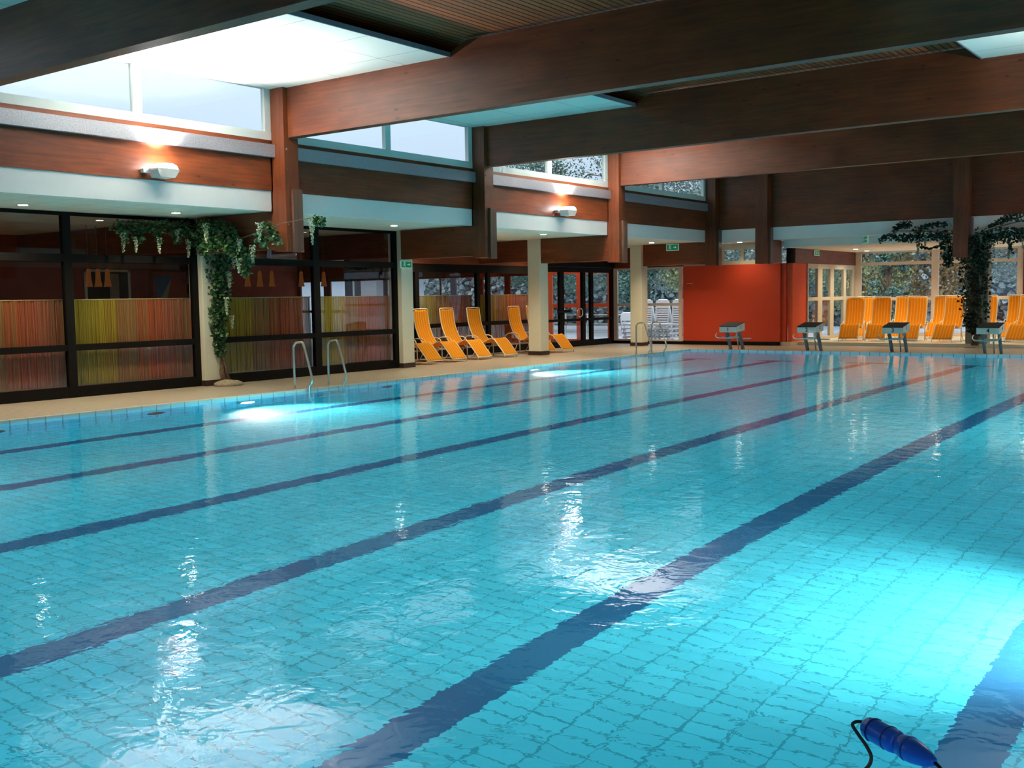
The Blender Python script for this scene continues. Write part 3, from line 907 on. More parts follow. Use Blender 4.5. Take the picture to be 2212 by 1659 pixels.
def downlight(x, y, z, label, power=26, vis=True):
    e = empty('downlight', (x, y, z))
    MB().lathe([(0.095, 0.0), (0.095, -0.012), (0.075, -0.014)], (0, 0, 0), (0, 0, 1), 20).build('ring', M['lamp_body'], e)
    MB().lathe([(0.072, -0.015), (0.072, -0.020)], (0, 0, 0), (0, 0, 1), 20).build('lens', M['downglow'], e)
    tag(e, label, 'ceiling light', 'round downlights in the low ceiling')
    ld = bpy.data.lights.new('down_source', 'SPOT')
    ld.energy = power; ld.color = (1.0, 0.84, 0.58); ld.spot_size = math.radians(140); ld.spot_blend = 0.8; ld.shadow_soft_size = 0.06
    lo = bpy.data.objects.new('down_source', ld); C.objects.link(lo)
    lo.location = (x, y, z - 0.04)
DP = 230
downlight(-1.71, -19.36, ZL, 'round downlight nearest the left edge of the picture', DP)
downlight(-1.45, -16.71, ZL, 'round downlight just above the left vine', DP)
downlight(-1.20, -11.38, ZL, 'round downlight above the column with the exit sign', DP)
downlight(-0.95, -6.14, ZL, 'round downlight right of the second cream column top', DP * 1.3)
downlight(-1.26, 0.0, ZL, 'round downlight left of the exit sign by the red wall', DP * 1.4)
downlight(-3.60, -7.2, ZL, 'downlight over the left loungers, hidden by the timber beam', DP * 1.1)
downlight(-3.60, -2.2, ZL, 'downlight over the last left lounger, hidden by the timber beam', DP * 1.1)
downlight(-1.0, -23.0, ZL, 'round downlight over the left deck before the picture begins', DP)
downlight(0.6, 2.15, ZL, 'round downlight in front of the red wall', DP * 0.25)
downlight(3.05, 5.45, 2.98, 'round downlight left of the dark vine in the far lounge ceiling', DP * 0.7)
downlight(2.85, 7.15, 2.98, 'second downlight in the far lounge ceiling, nearer the windows', DP * 0.7)
downlight(5.65, 5.30, 2.98, 'round downlight half hidden by the left tip of the dark vine', DP * 0.7)
downlight(8.1, 5.4, 2.98, 'downlight in the far lounge ceiling right of the dark vine', DP * 0.7)
downlight(6.0, 7.6, 2.98, 'downlight in the far lounge ceiling behind the dark vine', DP * 0.6)
downlight(-6.2, -14.6, ZL, 'downlight on the cafe ceiling seen through the glass', 55)
downlight(-6.2, -18.6, ZL, 'cafe ceiling downlight far left behind the glass', 45)
ld = bpy.data.lights.new('vestibule_source', 'POINT'); ld.energy = 22; ld.color = (1, 0.35, 0.12); ld.shadow_soft_size = 0.15
lo = bpy.data.objects.new('vestibule_source', ld); C.objects.link(lo); lo.location = (-6.0, 1.3, 2.9)
downlight(-6.0, 1.3, ZL, 'downlight in the vestibule behind the glass doors', 8)

# underwater lamps
def poollamp(x, y, s, label, power, cone=118):
    e = empty('pool_lamp', (x, y, -0.80))
    MB().lathe([(0.20, 0.0), (0.20, 0.02), (0.155, 0.035)], (0, 0, 0), (s, 0, 0), 24).build('ring', M['steel'], e)
    MB().lathe([(0.15, 0.036), (0.08, 0.05), (0.01, 0.054)], (0, 0, 0), (s, 0, 0), 24).build('lens', M['poolglow'], e)
    tag(e, label, 'underwater lamp', 'round underwater lamps in the pool walls')
    ld = bpy.data.lights.new('pool_source', 'SPOT')
    ld.energy = power; ld.color = (1.0, 0.70, 0.62); ld.spot_size = math.radians(cone); ld.spot_blend = 1.0; ld.shadow_soft_size = 0.12
    lo = bpy.data.objects.new('pool_source', ld); C.objects.link(lo)
    lo.location = (x + 0.10 * s, y, -0.72)
    lo.rotation_euler = Vector((s, 0, -0.42)).to_track_quat('-Z', 'Y').to_euler()
PW = 2600
poollamp(0.0, -16.5, 1, 'glowing underwater lamp below the near ladder', PW)
poollamp(0.0, -8.0, 1, 'glowing underwater lamp below the second cream column', PW)
poollamp(0.0, -24.8, 1, 'underwater lamp of the left pool wall before the picture begins', PW)
poollamp(XR, -21.5, -1, 'underwater lamp in the right pool wall making the glare at the right edge', PW * 1.2, 88)
poollamp(XR, -13.0, -1, 'underwater lamp in the middle of the right pool wall', PW)
poollamp(XR, -4.6, -1, 'underwater lamp at the far end of the right pool wall', PW)
def inlet(y, label):
    o = MB().lathe([(0.16, 0.0), (0.16, 0.02), (0.10, 0.03)], (0.0, y, -0.86), (1, 0, 0), 20).build('water_inlet', M['fitting'])
    tag(o, label, 'pool fitting', 'round inlet fittings in the left pool wall')
inlet(-20.9, 'brownish round fitting under water at the left edge of the picture')
inlet(-18.3, 'brownish round fitting under water left of the vine column reflection')
inlet(-13.0, 'brownish round fitting under water below the near ladder')

# ------------------------------------------------------------------ pool ladders
def spline(p, n=6):
    out = []
    for i in range(len(p) - 1):
        p0 = Vector(p[max(0, i - 1)]); p1 = Vector(p[i]); p2 = Vector(p[i + 1]); p3 = Vector(p[min(len(p) - 1, i + 2)])
        for k in range(n):
            t = k / n
            out.append(0.5 * (2 * p1 + (p2 - p0) * t + (2 * p0 - 5 * p1 + 4 * p2 - p3) * t * t + (3 * p1 - p0 - 3 * p2 + p3) * t ** 3))
    out.append(Vector(p[-1]))
    return out

def rail_mesh():
    """one hand rail in the local xz plane, x towards the water"""
    pts = [(-0.24, 0, 0.0), (-0.24, 0, 0.70), (-0.225, 0, 0.80), (-0.17, 0, 0.855), (-0.05, 0, 0.87), (0.0, 0, 0.86), (0.035, 0, 0.80), (0.10, 0, 0.62), (0.21, 0, 0.28), (0.225, 0, 0.20), (0.21, 0, 0.13), (0.16, 0, 0.08), (0.15, 0, 0.02), (0.15, 0, -0.25), (0.15, 0, -0.85)]
    return pts
def ladder(y0, y1, x, label):
    e = empty('pool_ladder', (x, (y0 + y1) / 2, 0))
    h = (y1 - y0) / 2
    for s in (-1, 1):
        mb = MB().tube(spline([(a, s * h, c) for a, _, c in rail_mesh()], 4), 0.021, 10)
        mb.build('handrail', M['steel'], e)
        MB().lathe([(0.045, 0.001), (0.045, 0.012), (0.024, 0.02)], (-0.24, s * h, 0), (0, 0, 1), 14).build('floor_flange', M['steel'], e)
    for z in (-0.30, -0.58, -0.84):
        MB().box(0.12, 0.20, -h, h, z - 0.015, z + 0.015).build('rung', M['steel'], e)
    tag(e, label, 'ladder', 'stainless pool ladders on the left edge')
ladder(-15.20, -14.35, 0.02, 'stainless pool ladder in front of the striped curtains, the near one')
ladder(-2.84, -1.98, 0.06, 'stainless pool ladder at the far end, in front of the cream column and red wall')

# ------------------------------------------------------------------ starting blocks
def digits(txt, parent, loc, rot, size):
    cu = bpy.data.curves.new('number', 'FONT')
    cu.body = txt; cu.size = size; cu.extrude = 0.0015; cu.align_x = 'CENTER'; cu.align_y = 'CENTER'; cu.offset = size * 0.018
    to = bpy.data.objects.new('number', cu); C.objects.link(to)
    bpy.context.view_layer.update()
    me = bpy.data.meshes.new_from_object(to.evaluated_get(bpy.context.evaluated_depsgraph_get()))
    bpy.data.objects.remove(to)
    o = bpy.data.objects.new('number', me); C.objects.link(o)
    o.data.materials.clear(); o.data.materials.append(M['ink'])
    o.parent = parent; o.location = loc; o.rotation_euler = rot
    return o
def block(i, label):
    x = 1.43 + 2.30 * i
    e = empty('starting_block', (x, 0.15, 0.012))
    z = -0.012
    # shell: wedge with flat bottom front, higher at the back (local y: -0.60 front .. -0.05 back)
    prof = [(-0.60, 0.53 + z), (-0.05, 0.57 + z), (-0.05, 0.795 + z), (-0.60, 0.695 + z)]
    MB().prism(prof, 'x', -0.27, 0.27).build('platform', M['block_white'], e, bevel=0.012)
    def top(y): return 0.695 + (y + 0.60) / 0.55 * 0.10 + z
    MB().prism([(-0.612, top(-0.60) - 0.012), (-0.04, top(-0.05) - 0.004), (-0.04, top(-0.05) + 0.012), (-0.612, top(-0.60) + 0.012)], 'x', -0.262, 0.262).build('tread', M['black'], e)
    for s in (-1, 1):
        MB().prism([(-0.34, 0.535 + z), (-0.22, 0.545 + z), (0.06, 0.0 + 0.012), (-0.05, 0.0 + 0.012)], 'x', s * 0.19 - 0.028, s * 0.19 + 0.028).build('leg', M['leg_steel'], e)
        MB().box(s * 0.19 - 0.05, s * 0.19 + 0.05, -0.08, 0.10, 0.0, 0.012).build('foot_plate', M['steel'], e)
    MB().tube([(0, -0.06, 0.56 + z), (0, 0.12, 0.012)], 0.018, 8).build('stay', M['steel'], e)
    hb = MB().tube(spline([(-0.33, -0.62, 0.49), (-0.345, -0.66, 0.45), (-0.335, -0.68, 0.405), (-0.29, -0.69, 0.375), (-0.22, -0.69, 0.365), (0.16, -0.69, 0.365), (0.24, -0.69, 0.375), (0.275, -0.68, 0.41), (0.285, -0.64, 0.46), (0.28, -0.56, 0.53)], 3), 0.016, 10)
    hb.build('start_grip', M['steel'], e)
    for ga in ([(-0.22, -0.69, 0.365), (-0.20, -0.26, 0.40)], [(0.18, -0.69, 0.365), (0.20, -0.26, 0.40)]):
        MB().tube(ga, 0.012, 8).build('grip_arm', M['steel'], e)
    MB().box(-0.20, 0.20, -0.22, -0.18, 0.34, 0.39).build('cross_bar', M['steel'], e)
    MB().box(0.22, 0.42, -0.15, 0.05, 0.315, 0.34).build('step', M['lamp_body'], e)
    digits(str(i + 1), e, (0.0, -0.6025, 0.60), (PI / 2, 0, 0), 0.15)
    digits(str(i + 1), e, (0.2725, -0.33, 0.655), (PI / 2, 0, PI / 2), 0.15)
    tag(e, label, 'starting block', 'numbered starting blocks at the far pool edge')
block(0, 'starting block numbered 1 in front of the red wall')
block(1, 'starting block numbered 2 at the right end of the red wall')
block(2, 'starting block numbered 3 in front of the far orange loungers')
block(3, 'starting block numbered 4 beside the foot of the dark vine')

# ------------------------------------------------------------------ orange loungers
def smooth_prof(p, n=4):
    out = []
    for i in range(len(p) - 1):
        p0 = p[max(0, i - 1)]; p1 = p[i]; p2 = p[i + 1]; p3 = p[min(len(p) - 1, i + 2)]
        for k in range(n):
            t = k / n
            out.append(tuple(0.5 * (2 * p1[j] + (-p0[j] + p2[j]) * t + (2 * p0[j] - 5 * p1[j] + 4 * p2[j] - p3[j]) * t * t + (-p0[j] + 3 * p1[j] - 3 * p2[j] + p3[j]) * t ** 3) for j in range(2)))
    out.append(p[-1])
    return out
def lounger_proto():
    e = empty('sun_lounger')
    prof = [(0.0, 1.33), (0.02, 1.12), (0.07, 0.88), (0.18, 0.63), (0.32, 0.45), (0.46, 0.38), (0.62, 0.43), (0.80, 0.51), (0.90, 0.51), (1.02, 0.40), (1.30, 0.08)]
    P = smooth_prof(prof, 4)
    hw = 0.27
    # sling: a sheet with rounded top corners, slightly sagging between the rails
    mb = MB(); nw = 10; rows = len(P)
    for r, (u, z) in enumerate(P):
        dtop = 1.33 - z if r < 6 else 1
        w = hw if dtop > 0.06 else hw - 0.05 * (1 - dtop / 0.06)
        for k in range(nw + 1):
            t = -1 + 2 * k / nw
            sag = 0.018 * (1 - t * t)
            mb.v.append((u - sag * 0.6, t * w, z - sag * 0.7))
    for r in range(rows - 1):
        for k in range(nw):
            a = r * (nw + 1) + k
            mb.f.append((a, a + 1, a + nw + 2, a + nw + 1)); mb.sm.append(True)
    fb = mb.build('seat_fabric', M['fabric'], e)
    so = fb.modifiers.new('thick', 'SOLIDIFY'); so.thickness = 0.008
    # outer tube frame following the sling
    h2 = hw + 0.012
    loop = [(u, -h2, z) for u, z in P[::2]] + [(P[-1][0], -h2, P[-1][1])]
    loop2 = [(x, h2, z) for x, _, z in loop]
    topb = [(-0.004, -h2 + 0.03, 1.352), (-0.006, 0, 1.356), (-0.004, h2 - 0.03, 1.352)]
    path = list(reversed(loop)) + topb + loop2
    MB().tube(path, 0.013, 7).build('frame', M['lounger_frame'], e)
    MB().tube([(1.30, -h2, 0.08), (1.30, h2, 0.08)], 0.012, 7).build('cross_tube', M['lounger_frame'], e); MB().tube([(0.86, -h2, 0.49), (0.86, h2, 0.49)], 0.011, 7).build('cross_tube', M['lounger_frame'], e)
    for s in (-1, 1):
        y = s * (hw + 0.045)
        arm = [(-0.06, y, 0.30), (-0.08, y, 0.42), (-0.06, y, 0.52), (0.02, y, 0.575), (0.14, y, 0.59), (0.30, y, 0.585), (0.39, y, 0.55), (0.43, y, 0.47), (0.44, y, 0.30), (0.45, y, 0.0)]
        MB().tube(arm, 0.015, 8).build('armrest', M['lounger_frame'], e)
        rl = [(-0.06, y, 0.30), (0.10, y, 0.27), (0.44, y, 0.28)]
        MB().tube(rl, 0.012, 7).build('side_rail', M['lounger_frame'], e)
        MB().tube([(0.34, y - s * 0.02, 0.28), (0.28, y - s * 0.02, 0.14), (0.20, y - s * 0.02, 0.05), (0.10, y - s * 0.02, 0.014), (-0.05, y - s * 0.02, 0.014)], 0.012, 7).build('leg', M['lounger_frame'], e)
        MB().tube([(1.285, s * h2, 0.085), (1.29, s * h2, 0.0)], 0.011, 7).build('foot', M['lounger_frame'], e)
    return e
lp = lounger_proto()
LG = 'orange striped sun loungers beside the pool'
first = [True]
def place_lounger(x, y, z, rz, label, group):
    if first[0]:
        o = lp; first[0] = False
        o.location = (x, y, z); o.rotation_euler = (0, 0, rz)
    else:
        o = dup(lp, (x, y, z), rz)
    tag(o, label, 'sun lounger', group)
place_lounger(-3.98, -8.42, 0, 0.02, 'orange lounger mostly hidden by the cream column with the exit sign, only its foot showing', LG)
place_lounger(-4.00, -7.42, 0, 0.0, 'orange lounger directly right of the exit sign column, its back cut by the column', LG)
place_lounger(-4.00, -6.37, 0, 0.0, 'second visible orange lounger from the exit sign column', LG)
place_lounger(-3.98, -5.24, 0, 0.0, 'third visible orange lounger from the exit sign column', LG)
place_lounger(-4.02, -3.30, 0, 0.0, 'orange lounger half hidden behind the second cream column', LG)
place_lounger(-3.92, -2.52, 0, 0.0, 'last left orange lounger, only its footrest showing right of the second cream column', LG)
FG = 'orange striped sun loungers in the far lounge'
place_lounger(3.03, 5.55, 0.10, -PI / 2 + 0.16, 'leftmost front orange lounger of the far lounge, between blocks 2 and 3', FG)
place_lounger(3.86, 5.60, 0.10, -PI / 2 + 0.14, 'second front orange lounger of the far lounge, left of starting block 3', FG)
place_lounger(4.92, 5.70, 0.10, -PI / 2 + 0.06, 'front orange lounger of the far lounge directly behind starting block 3', FG)
place_lounger(6.05, 5.60, 0.10, -PI / 2 - 0.04, 'front orange lounger immediately left of the dark vine', FG)
place_lounger(6.93, 5.75, 0.10, -PI / 2 + 0.02, 'orange lounger hidden behind the dark vine, a strip of its back showing on the right', FG)
place_lounger(8.12, 5.75, 0.10, -PI / 2 - 0.12, 'front orange lounger at the right edge of the picture beside block 4', FG)
place_lounger(2.70, 7.55, 0.10, -PI / 2 + 0.08, 'back-row orange lounger peeping out between the first two front loungers', FG)
place_lounger(3.98, 7.60, 0.10, -PI / 2 + 0.06, 'back-row orange lounger behind starting block 3', FG)
place_lounger(5.20, 7.60, 0.10, -PI / 2 + 0.04, 'back-row orange lounger left of the dark vine', FG)
place_lounger(7.42, 7.60, 0.10, -PI / 2 - 0.02, 'back-row orange lounger near the right edge of the picture', FG)

# ------------------------------------------------------------------ emergency exit signs
def exit_sign(loc, rz, w, h, label, rod=0.0):
    """board in the local xz plane, face towards -y"""
    e = empty('exit_sign', loc, rz)
    MB().box(-w / 2, w / 2, 0, 0.03, -h / 2, h / 2).build('case', M['exit_white'], e)
    MB().box(-w / 2 + 0.014, w / 2 - 0.014, -0.004, 0.0, -h / 2 + 0.014, h / 2 - 0.014).build('face', M['green'], e)
    s = h / 0.2
    g = MB()
    def q(pts): g.poly([(a * s, -0.006, b * s) for a, b in pts])
    # arrow
    q([(0.03, 0.012), (0.10, 0.012), (0.10, -0.012), (0.03, -0.012)])
    q([(0.10, 0.04), (0.15, 0.0), (0.10, -0.04), (0.092, -0.018), (0.092, 0.018)])
    # doorway
    q([(-0.055, -0.07), (-0.055, 0.07), (-0.045, 0.07), (-0.045, -0.07)])
    q([(-0.12, 0.06), (-0.12, 0.07), (-0.045, 0.07), (-0.045, 0.06)])
    # running figure: head, trunk, arms and legs
    q([(-0.088 + 0.013 * math.cos(a * PI / 4), 0.042 + 0.013 * math.sin(a * PI / 4)) for a in range(8)])
    q([(-0.098, 0.026), (-0.078, 0.024), (-0.086, -0.012), (-0.104, -0.010)])
    q([(-0.088, -0.010), (-0.062, -0.034), (-0.070, -0.044), (-0.104, -0.014)])
    q([(-0.104, -0.008), (-0.094, -0.014), (-0.116, -0.060), (-0.128, -0.058)])
    q([(-0.080, 0.022), (-0.056, 0.002), (-0.062, -0.004), (-0.084, 0.012)])
    q([(-0.096, 0.024), (-0.122, 0.004), (-0.128, 0.010), (-0.100, 0.030)])
    g.build('pictogram', M['exit_white'], e)
    if rod:
        MB().tube([(0, 0.015, h / 2), (0, 0.015, h / 2 + rod)], 0.01, 6).build('hanger', M['steel'], e)
    tag(e, label, 'exit sign', 'green emergency exit signs')
exit_sign((-2.425, -9.66, 2.425), PI / 2, 0.38, 0.17, 'green exit sign on the cream column left of the orange loungers')
exit_sign((-1.22, 1.235, 3.08), 0, 0.42, 0.20, 'green exit sign on the low timber beam left of the red wall')
exit_sign((4.42, 2.20, 3.10), -0.9, 0.36, 0.20, 'green exit sign hanging edge-on under the far pale fascia')
exit_sign((2.05, 4.80, 2.87), PI / 2, 0.42, 0.17, 'green exit sign on the brown board above the side glazing')

# ------------------------------------------------------------------ foliage
def rnd(a, b): return random.uniform(a, b)
def leaf(mb, p, s, droop=0.5):
    """pointed lobed leaf, folded along its rib"""
    a = rnd(0, 2 * PI)
    d = Vector((math.cos(a), math.sin(a), -droop + rnd(-0.5, 0.5))).normalized()
    u = d.cross(Vector((rnd(-1, 1), rnd(-1, 1), rnd(0.1, 1)))).normalized()
    w = d.cross(u)
    i = len(mb.v)
    k = s * rnd(0.7, 1.25)
    for (f, g, h) in ((0, 0, 0), (0.15, 0.48, 0.05), (0.55, 0.42, 0.02), (1.0, 0, -0.08), (0.55, -0.42, 0.02), (0.15, -0.48, 0.05)):
        mb.v.append(tuple(Vector(p) + d * f * k + u * g * k + w * h * k))
    mb.f.append((i, i + 1, i + 2, i + 3)); mb.sm.append(False)
    mb.f.append((i, i + 3, i + 4, i + 5)); mb.sm.append(False)
def leafpath(mb, pts, rads, n, s, yf=1.0):
    """leaves scattered round a path; rads = radius at each point"""
    pts = [Vector(p) for p in pts]
    ls = [(pts[i + 1] - pts[i]).length for i in range(len(pts) - 1)]
    tot = sum(ls)
    for _ in range(n):
        t = random.random() * tot; i = 0
        while i < len(ls) - 1 and t > ls[i]: t -= ls[i]; i += 1
        f = min(1, t / ls[i])
        c = pts[i].lerp(pts[i + 1], f); r = rads[i] * (1 - f) + rads[i + 1] * f
        a = rnd(0, 2 * PI); b = math.acos(rnd(-1, 1)); q = r * random.random() ** 0.45
        leaf(mb, c + Vector((math.cos(a) * math.sin(b) * q, math.sin(a) * math.sin(b) * q * yf, math.cos(b) * q)), s)
def cluster(mb, p, ln, r):
    """hanging cone of small blossoms"""
    for _ in range(int(170 * ln / 0.35)):
        t = random.random()
        rr = r * (1 - t * 0.75) * math.sqrt(random.random())
        a = rnd(0, 2 * PI)
        c = Vector(p) + Vector((math.cos(a) * rr, math.sin(a) * rr, -t * ln))
        i = len(mb.v); k = 0.013
        d = Vector((rnd(-1, 1), rnd(-1, 1), rnd(-1, 1))).normalized(); u = d.orthogonal().normalized(); w = d.cross(u)
        for q in range(5):
            mb.v.append(tuple(c + (u * math.cos(q * PI * .4) + w * math.sin(q * PI * .4)) * k))
        mb.f.append(tuple(range(i, i + 5))); mb.sm.append(False)

# flowering vine on the left column
e = empty('flowering_vine', (-2.38, -15.12, 0))
e0 = Vector(e.location)
def loc(mb):
    mb.v = [tuple(Vector(p) - e0) for p in mb.v]; return mb
tr = MB()
tr.tube([(-2.32, -15.10, 0.02), (-2.34, -15.16, 0.25), (-2.38, -15.10, 0.6), (-2.36, -15.17, 1.0), (-2.38, -15.18, 1.6), (-2.36, -15.12, 2.3), (-2.38, -15.25, 3.05)], [0.065, 0.045, 0.035, 0.04, 0.035, 0.03, 0.02], 9)
tr.tube([(-2.30, -15.02, 0.02), (-2.36, -15.06, 0.35), (-2.34, -15.2, 0.8), (-2.38, -15.25, 1.3), (-2.34, -15.05, 2.0), (-2.36, -15.2, 2.9)], [0.05, 0.035, 0.028, 0.025, 0.02, 0.015], 8)
tr.tube([(-2.38, -15.25, 3.0), (-2.42, -16.0, 3.08), (-2.40, -17.2, 3.06)], [0.02, 0.015, 0.008], 7)
tr.tube([(-2.38, -15.25, 2.9), (-1.9, -15.82, 2.95), (-0.9, -15.84, 2.72), (0.3, -15.86, 2.95), (1.05, -15.86, 3.0)], [0.02, 0.015, 0.012, 0.01, 0.006], 7)
loc(tr).build('trunk', M['trunk'], e)
lf = MB()
leafpath(lf, [(-2.36, -15.15, 0.62), (-2.36, -15.18, 1.1), (-2.34, -15.14, 1.7), (-2.32, -15.15, 2.4), (-2.32, -15.25, 3.0)], [0.10, 0.17, 0.23, 0.30, 0.38], 2275, 0.063)
leafpath(lf, [(-2.36, -15.3, 3.02), (-2.40, -16.3, 3.02), (-2.38, -17.3, 2.98)], [0.24, 0.15, 0.12], 735, 0.056)
leafpath(lf, [(-2.3, -15.5, 2.85), (-1.7, -15.85, 2.85), (-1.2, -15.88, 2.85), (-0.8, -15.88, 2.5)], [0.40, 0.34, 0.28, 0.16], 1925, 0.063, 0.5)
leafpath(lf, [(-0.9, -15.86, 2.60), (-0.60, -15.86, 2.35), (-0.65, -15.88, 2.12)], [0.16, 0.18, 0.10], 455, 0.059, 0.6)
leafpath(lf, [(-0.25, -15.88, 2.78), (-0.10, -15.88, 2.62)], [0.14, 0.12], 157, 0.059, 0.6)
leafpath(lf, [(-0.02, -15.9, 2.96), (0.14, -15.9, 2.78), (0.30, -15.9, 2.62)], [0.12, 0.12, 0.10], 227, 0.056, 0.6)
leafpath(lf, [(0.98, -15.7, 3.0), (1.16, -15.7, 2.92)], [0.09, 0.10], 122, 0.056, 0.6)
for yy in (-17.2, -16.9, -16.5, -16.1, -15.8):
    leafpath(lf, [(-2.36, yy, 2.98), (-2.34, yy + 0.06, 2.72)], [0.12, 0.07], 105, 0.052)
loc(lf).build('foliage', M['ivy'], e)
bl = MB()
for p, ln, r in [((-2.30, -17.22, 2.86), 0.34, 0.06), ((-2.28, -16.98, 2.80), 0.28, 0.05), ((-2.30, -16.48, 2.82), 0.30, 0.055), ((-2.28, -16.10, 2.98), 0.24, 0.055), ((-2.28, -15.86, 2.80), 0.34, 0.06),
                 ((-1.45, -16.08, 3.05), 0.36, 0.075), ((-0.62, -16.02, 2.72), 0.22, 0.06), ((-0.30, -16.0, 2.60), 0.30, 0.07), ((-0.66, -16.02, 2.38), 0.26, 0.055), ((-0.08, -16.02, 2.98), 0.34, 0.065), ((0.98, -15.78, 2.98), 0.42, 0.06),
                 ((-2.06, -15.12, 2.2), 0.32, 0.07), ((-2.06, -15.2, 1.7), 0.3, 0.06), ((-2.10, -15.05, 1.35), 0.25, 0.05), ((-2.05, -15.0, 2.55), 0.3, 0.06)]:
    cluster(bl, p, ln, r)
loc(bl).build('blossom', M['blossom'], e)
tag(e, 'green climbing vine with cream hanging blossoms on the left cream column', 'climbing plant')
st = MB().lathe([(0.30, 0.0), (0.27, 0.05), (0.17, 0.09), (0.06, 0.11)], (-2.22, -15.10, 0.0), (0, 0, 1), 14)
random.seed(3)
st.v = [(a + rnd(-.03, .03), b + rnd(-.03, .03), max(0, c + rnd(-.015, .015)) if c > 0.01 else 0) for a, b, c in st.v]
tag(st.build('stone_mound', M['stone']), 'small mound of light stones at the foot of the flowering vine', 'stones')

# dark vine on the far column
random.seed(11)
e = empty('dark_vine', (7.12, 3.50, 0.0)); e0 = Vector(e.location)
tr = MB()
tr.tube([(7.12, 3.48, 0.02), (7.10, 3.46, 0.4), (7.15, 3.42, 1.0), (7.05, 3.45, 1.8), (7.15, 3.4, 2.6), (7.15, 2.6, 2.85), (7.1, 1.3, 3.1)], [0.10, 0.07, 0.06, 0.05, 0.04, 0.03, 0.02], 9)
tr.tube([(7.18, 3.48, 0.02), (7.18, 3.40, 0.7), (7.05, 3.40, 1.4), (7.2, 3.4, 2.2), (7.45, 2.9, 2.8)], [0.06, 0.05, 0.04, 0.035, 0.02], 8)
tr.tube([(7.1, 1.30, 3.1), (6.4, 1.30, 3.2), (5.6, 1.28, 3.25), (5.1, 1.28, 3.0)], [0.02, 0.015, 0.012, 0.006], 7)
tr.tube([(7.4, 1.35, 3.0), (8.2, 1.30, 3.25), (8.9, 1.30, 3.4), (9.6, 1.3, 3.3)], [0.02, 0.015, 0.012, 0.006], 7)
loc(tr).build('trunk', M['trunk'], e)
lf = MB()
leafpath(lf, [(7.12, 3.42, 0.42), (7.12, 3.40, 0.9), (7.10, 3.38, 1.5), (7.12, 3.38, 2.1), (7.15, 3.3, 2.7)], [0.16, 0.36, 0.50, 0.46, 0.46], 1900, 0.074)
leafpath(lf, [(7.15, 3.3, 2.75), (7.2, 2.4, 2.75), (7.25, 1.85, 2.7)], [0.42, 0.42, 0.40], 1560, 0.074)
leafpath(lf, [(6.85, 1.36, 3.05), (6.9, 1.36, 2.3)], [0.26, 0.14], 504, 0.066, 0.5)
leafpath(lf, [(7.55, 1.40, 3.0), (7.65, 1.40, 2.5), (7.7, 1.4, 2.15)], [0.32, 0.30, 0.14], 780, 0.07, 0.5)
leafpath(lf, [(6.9, 1.32, 3.38), (6.4, 1.30, 3.38), (6.05, 1.30, 3.20)], [0.10, 0.07, 0.14], 228, 0.062, 0.5)
leafpath(lf, [(6.9, 1.32, 3.08), (6.3, 1.30, 3.08), (5.8, 1.30, 3.06), (5.3, 1.28, 3.12), (5.12, 1.28, 2.98)], [0.16, 0.14, 0.12, 0.10, 0.05], 672, 0.062, 0.5)
leafpath(lf, [(5.95, 1.28, 3.42), (5.65, 1.28, 3.40), (5.5, 1.28, 3.28)], [0.10, 0.13, 0.10], 228, 0.062, 0.5)
leafpath(lf, [(6.1, 1.3, 2.95), (6.25, 1.3, 2.80), (6.45, 1.3, 2.74), (6.65, 1.3, 2.80), (6.8, 1.3, 2.95)], [0.06, 0.06, 0.02, 0.04, 0.08], 180, 0.055, 0.5)
leafpath(lf, [(7.7, 1.36, 3.0), (8.3, 1.34, 3.02), (9.0, 1.34, 3.0), (9.8, 1.34, 2.95)], [0.22, 0.22, 0.22, 0.2], 1200, 0.07, 0.5)
leafpath(lf, [(7.9, 1.30, 3.25), (8.3, 1.28, 3.42), (8.8, 1.28, 3.48), (9.4, 1.28, 3.4)], [0.03, 0.12, 0.16, 0.16], 456, 0.062, 0.5)
leafpath(lf, [(8.4, 1.34, 2.85), (8.45, 1.34, 2.55)], [0.08, 0.05], 72, 0.062, 0.5)
loc(lf).build('foliage', M['ivy_dark'], e)
bl = MB()
for p, ln, r in [((6.35, 1.22, 3.08), 0.26, 0.05), ((6.16, 1.22, 2.82), 0.22, 0.05), ((6.9, 1.22, 2.85), 0.26, 0.05), ((8.05, 1.22, 2.85), 0.26, 0.06), ((8.42, 1.22, 2.62), 0.22, 0.06), ((7.75, 1.2, 3.05), 0.2, 0.05), ((8.75, 1.22, 2.9), 0.25, 0.06),
                 ((7.36, 2.95, 2.0), 0.3, 0.05), ((7.42, 2.95, 1.5), 0.3, 0.05), ((7.42, 2.95, 1.1), 0.25, 0.05), ((7.0, 2.92, 1.9), 0.25, 0.06), ((6.95, 2.92, 1.3), 0.25, 0.06)]:
    cluster(bl, p, ln, r)
loc(bl).build('blossom', M['blossom_dim'], e)
tag(e, 'dark dense climbing vine spreading over the far column and hanging post at the right', 'climbing plant')
st = MB().lathe([(0.26, 0.0), (0.22, 0.03), (0.14, 0.06), (0.05, 0.07)], (7.12, 3.34, 0.0), (0, 0, 1), 12)
tag(st.build('stone_mound', M['stone']), 'low ring of stones at the foot of the dark vine', 'stones')

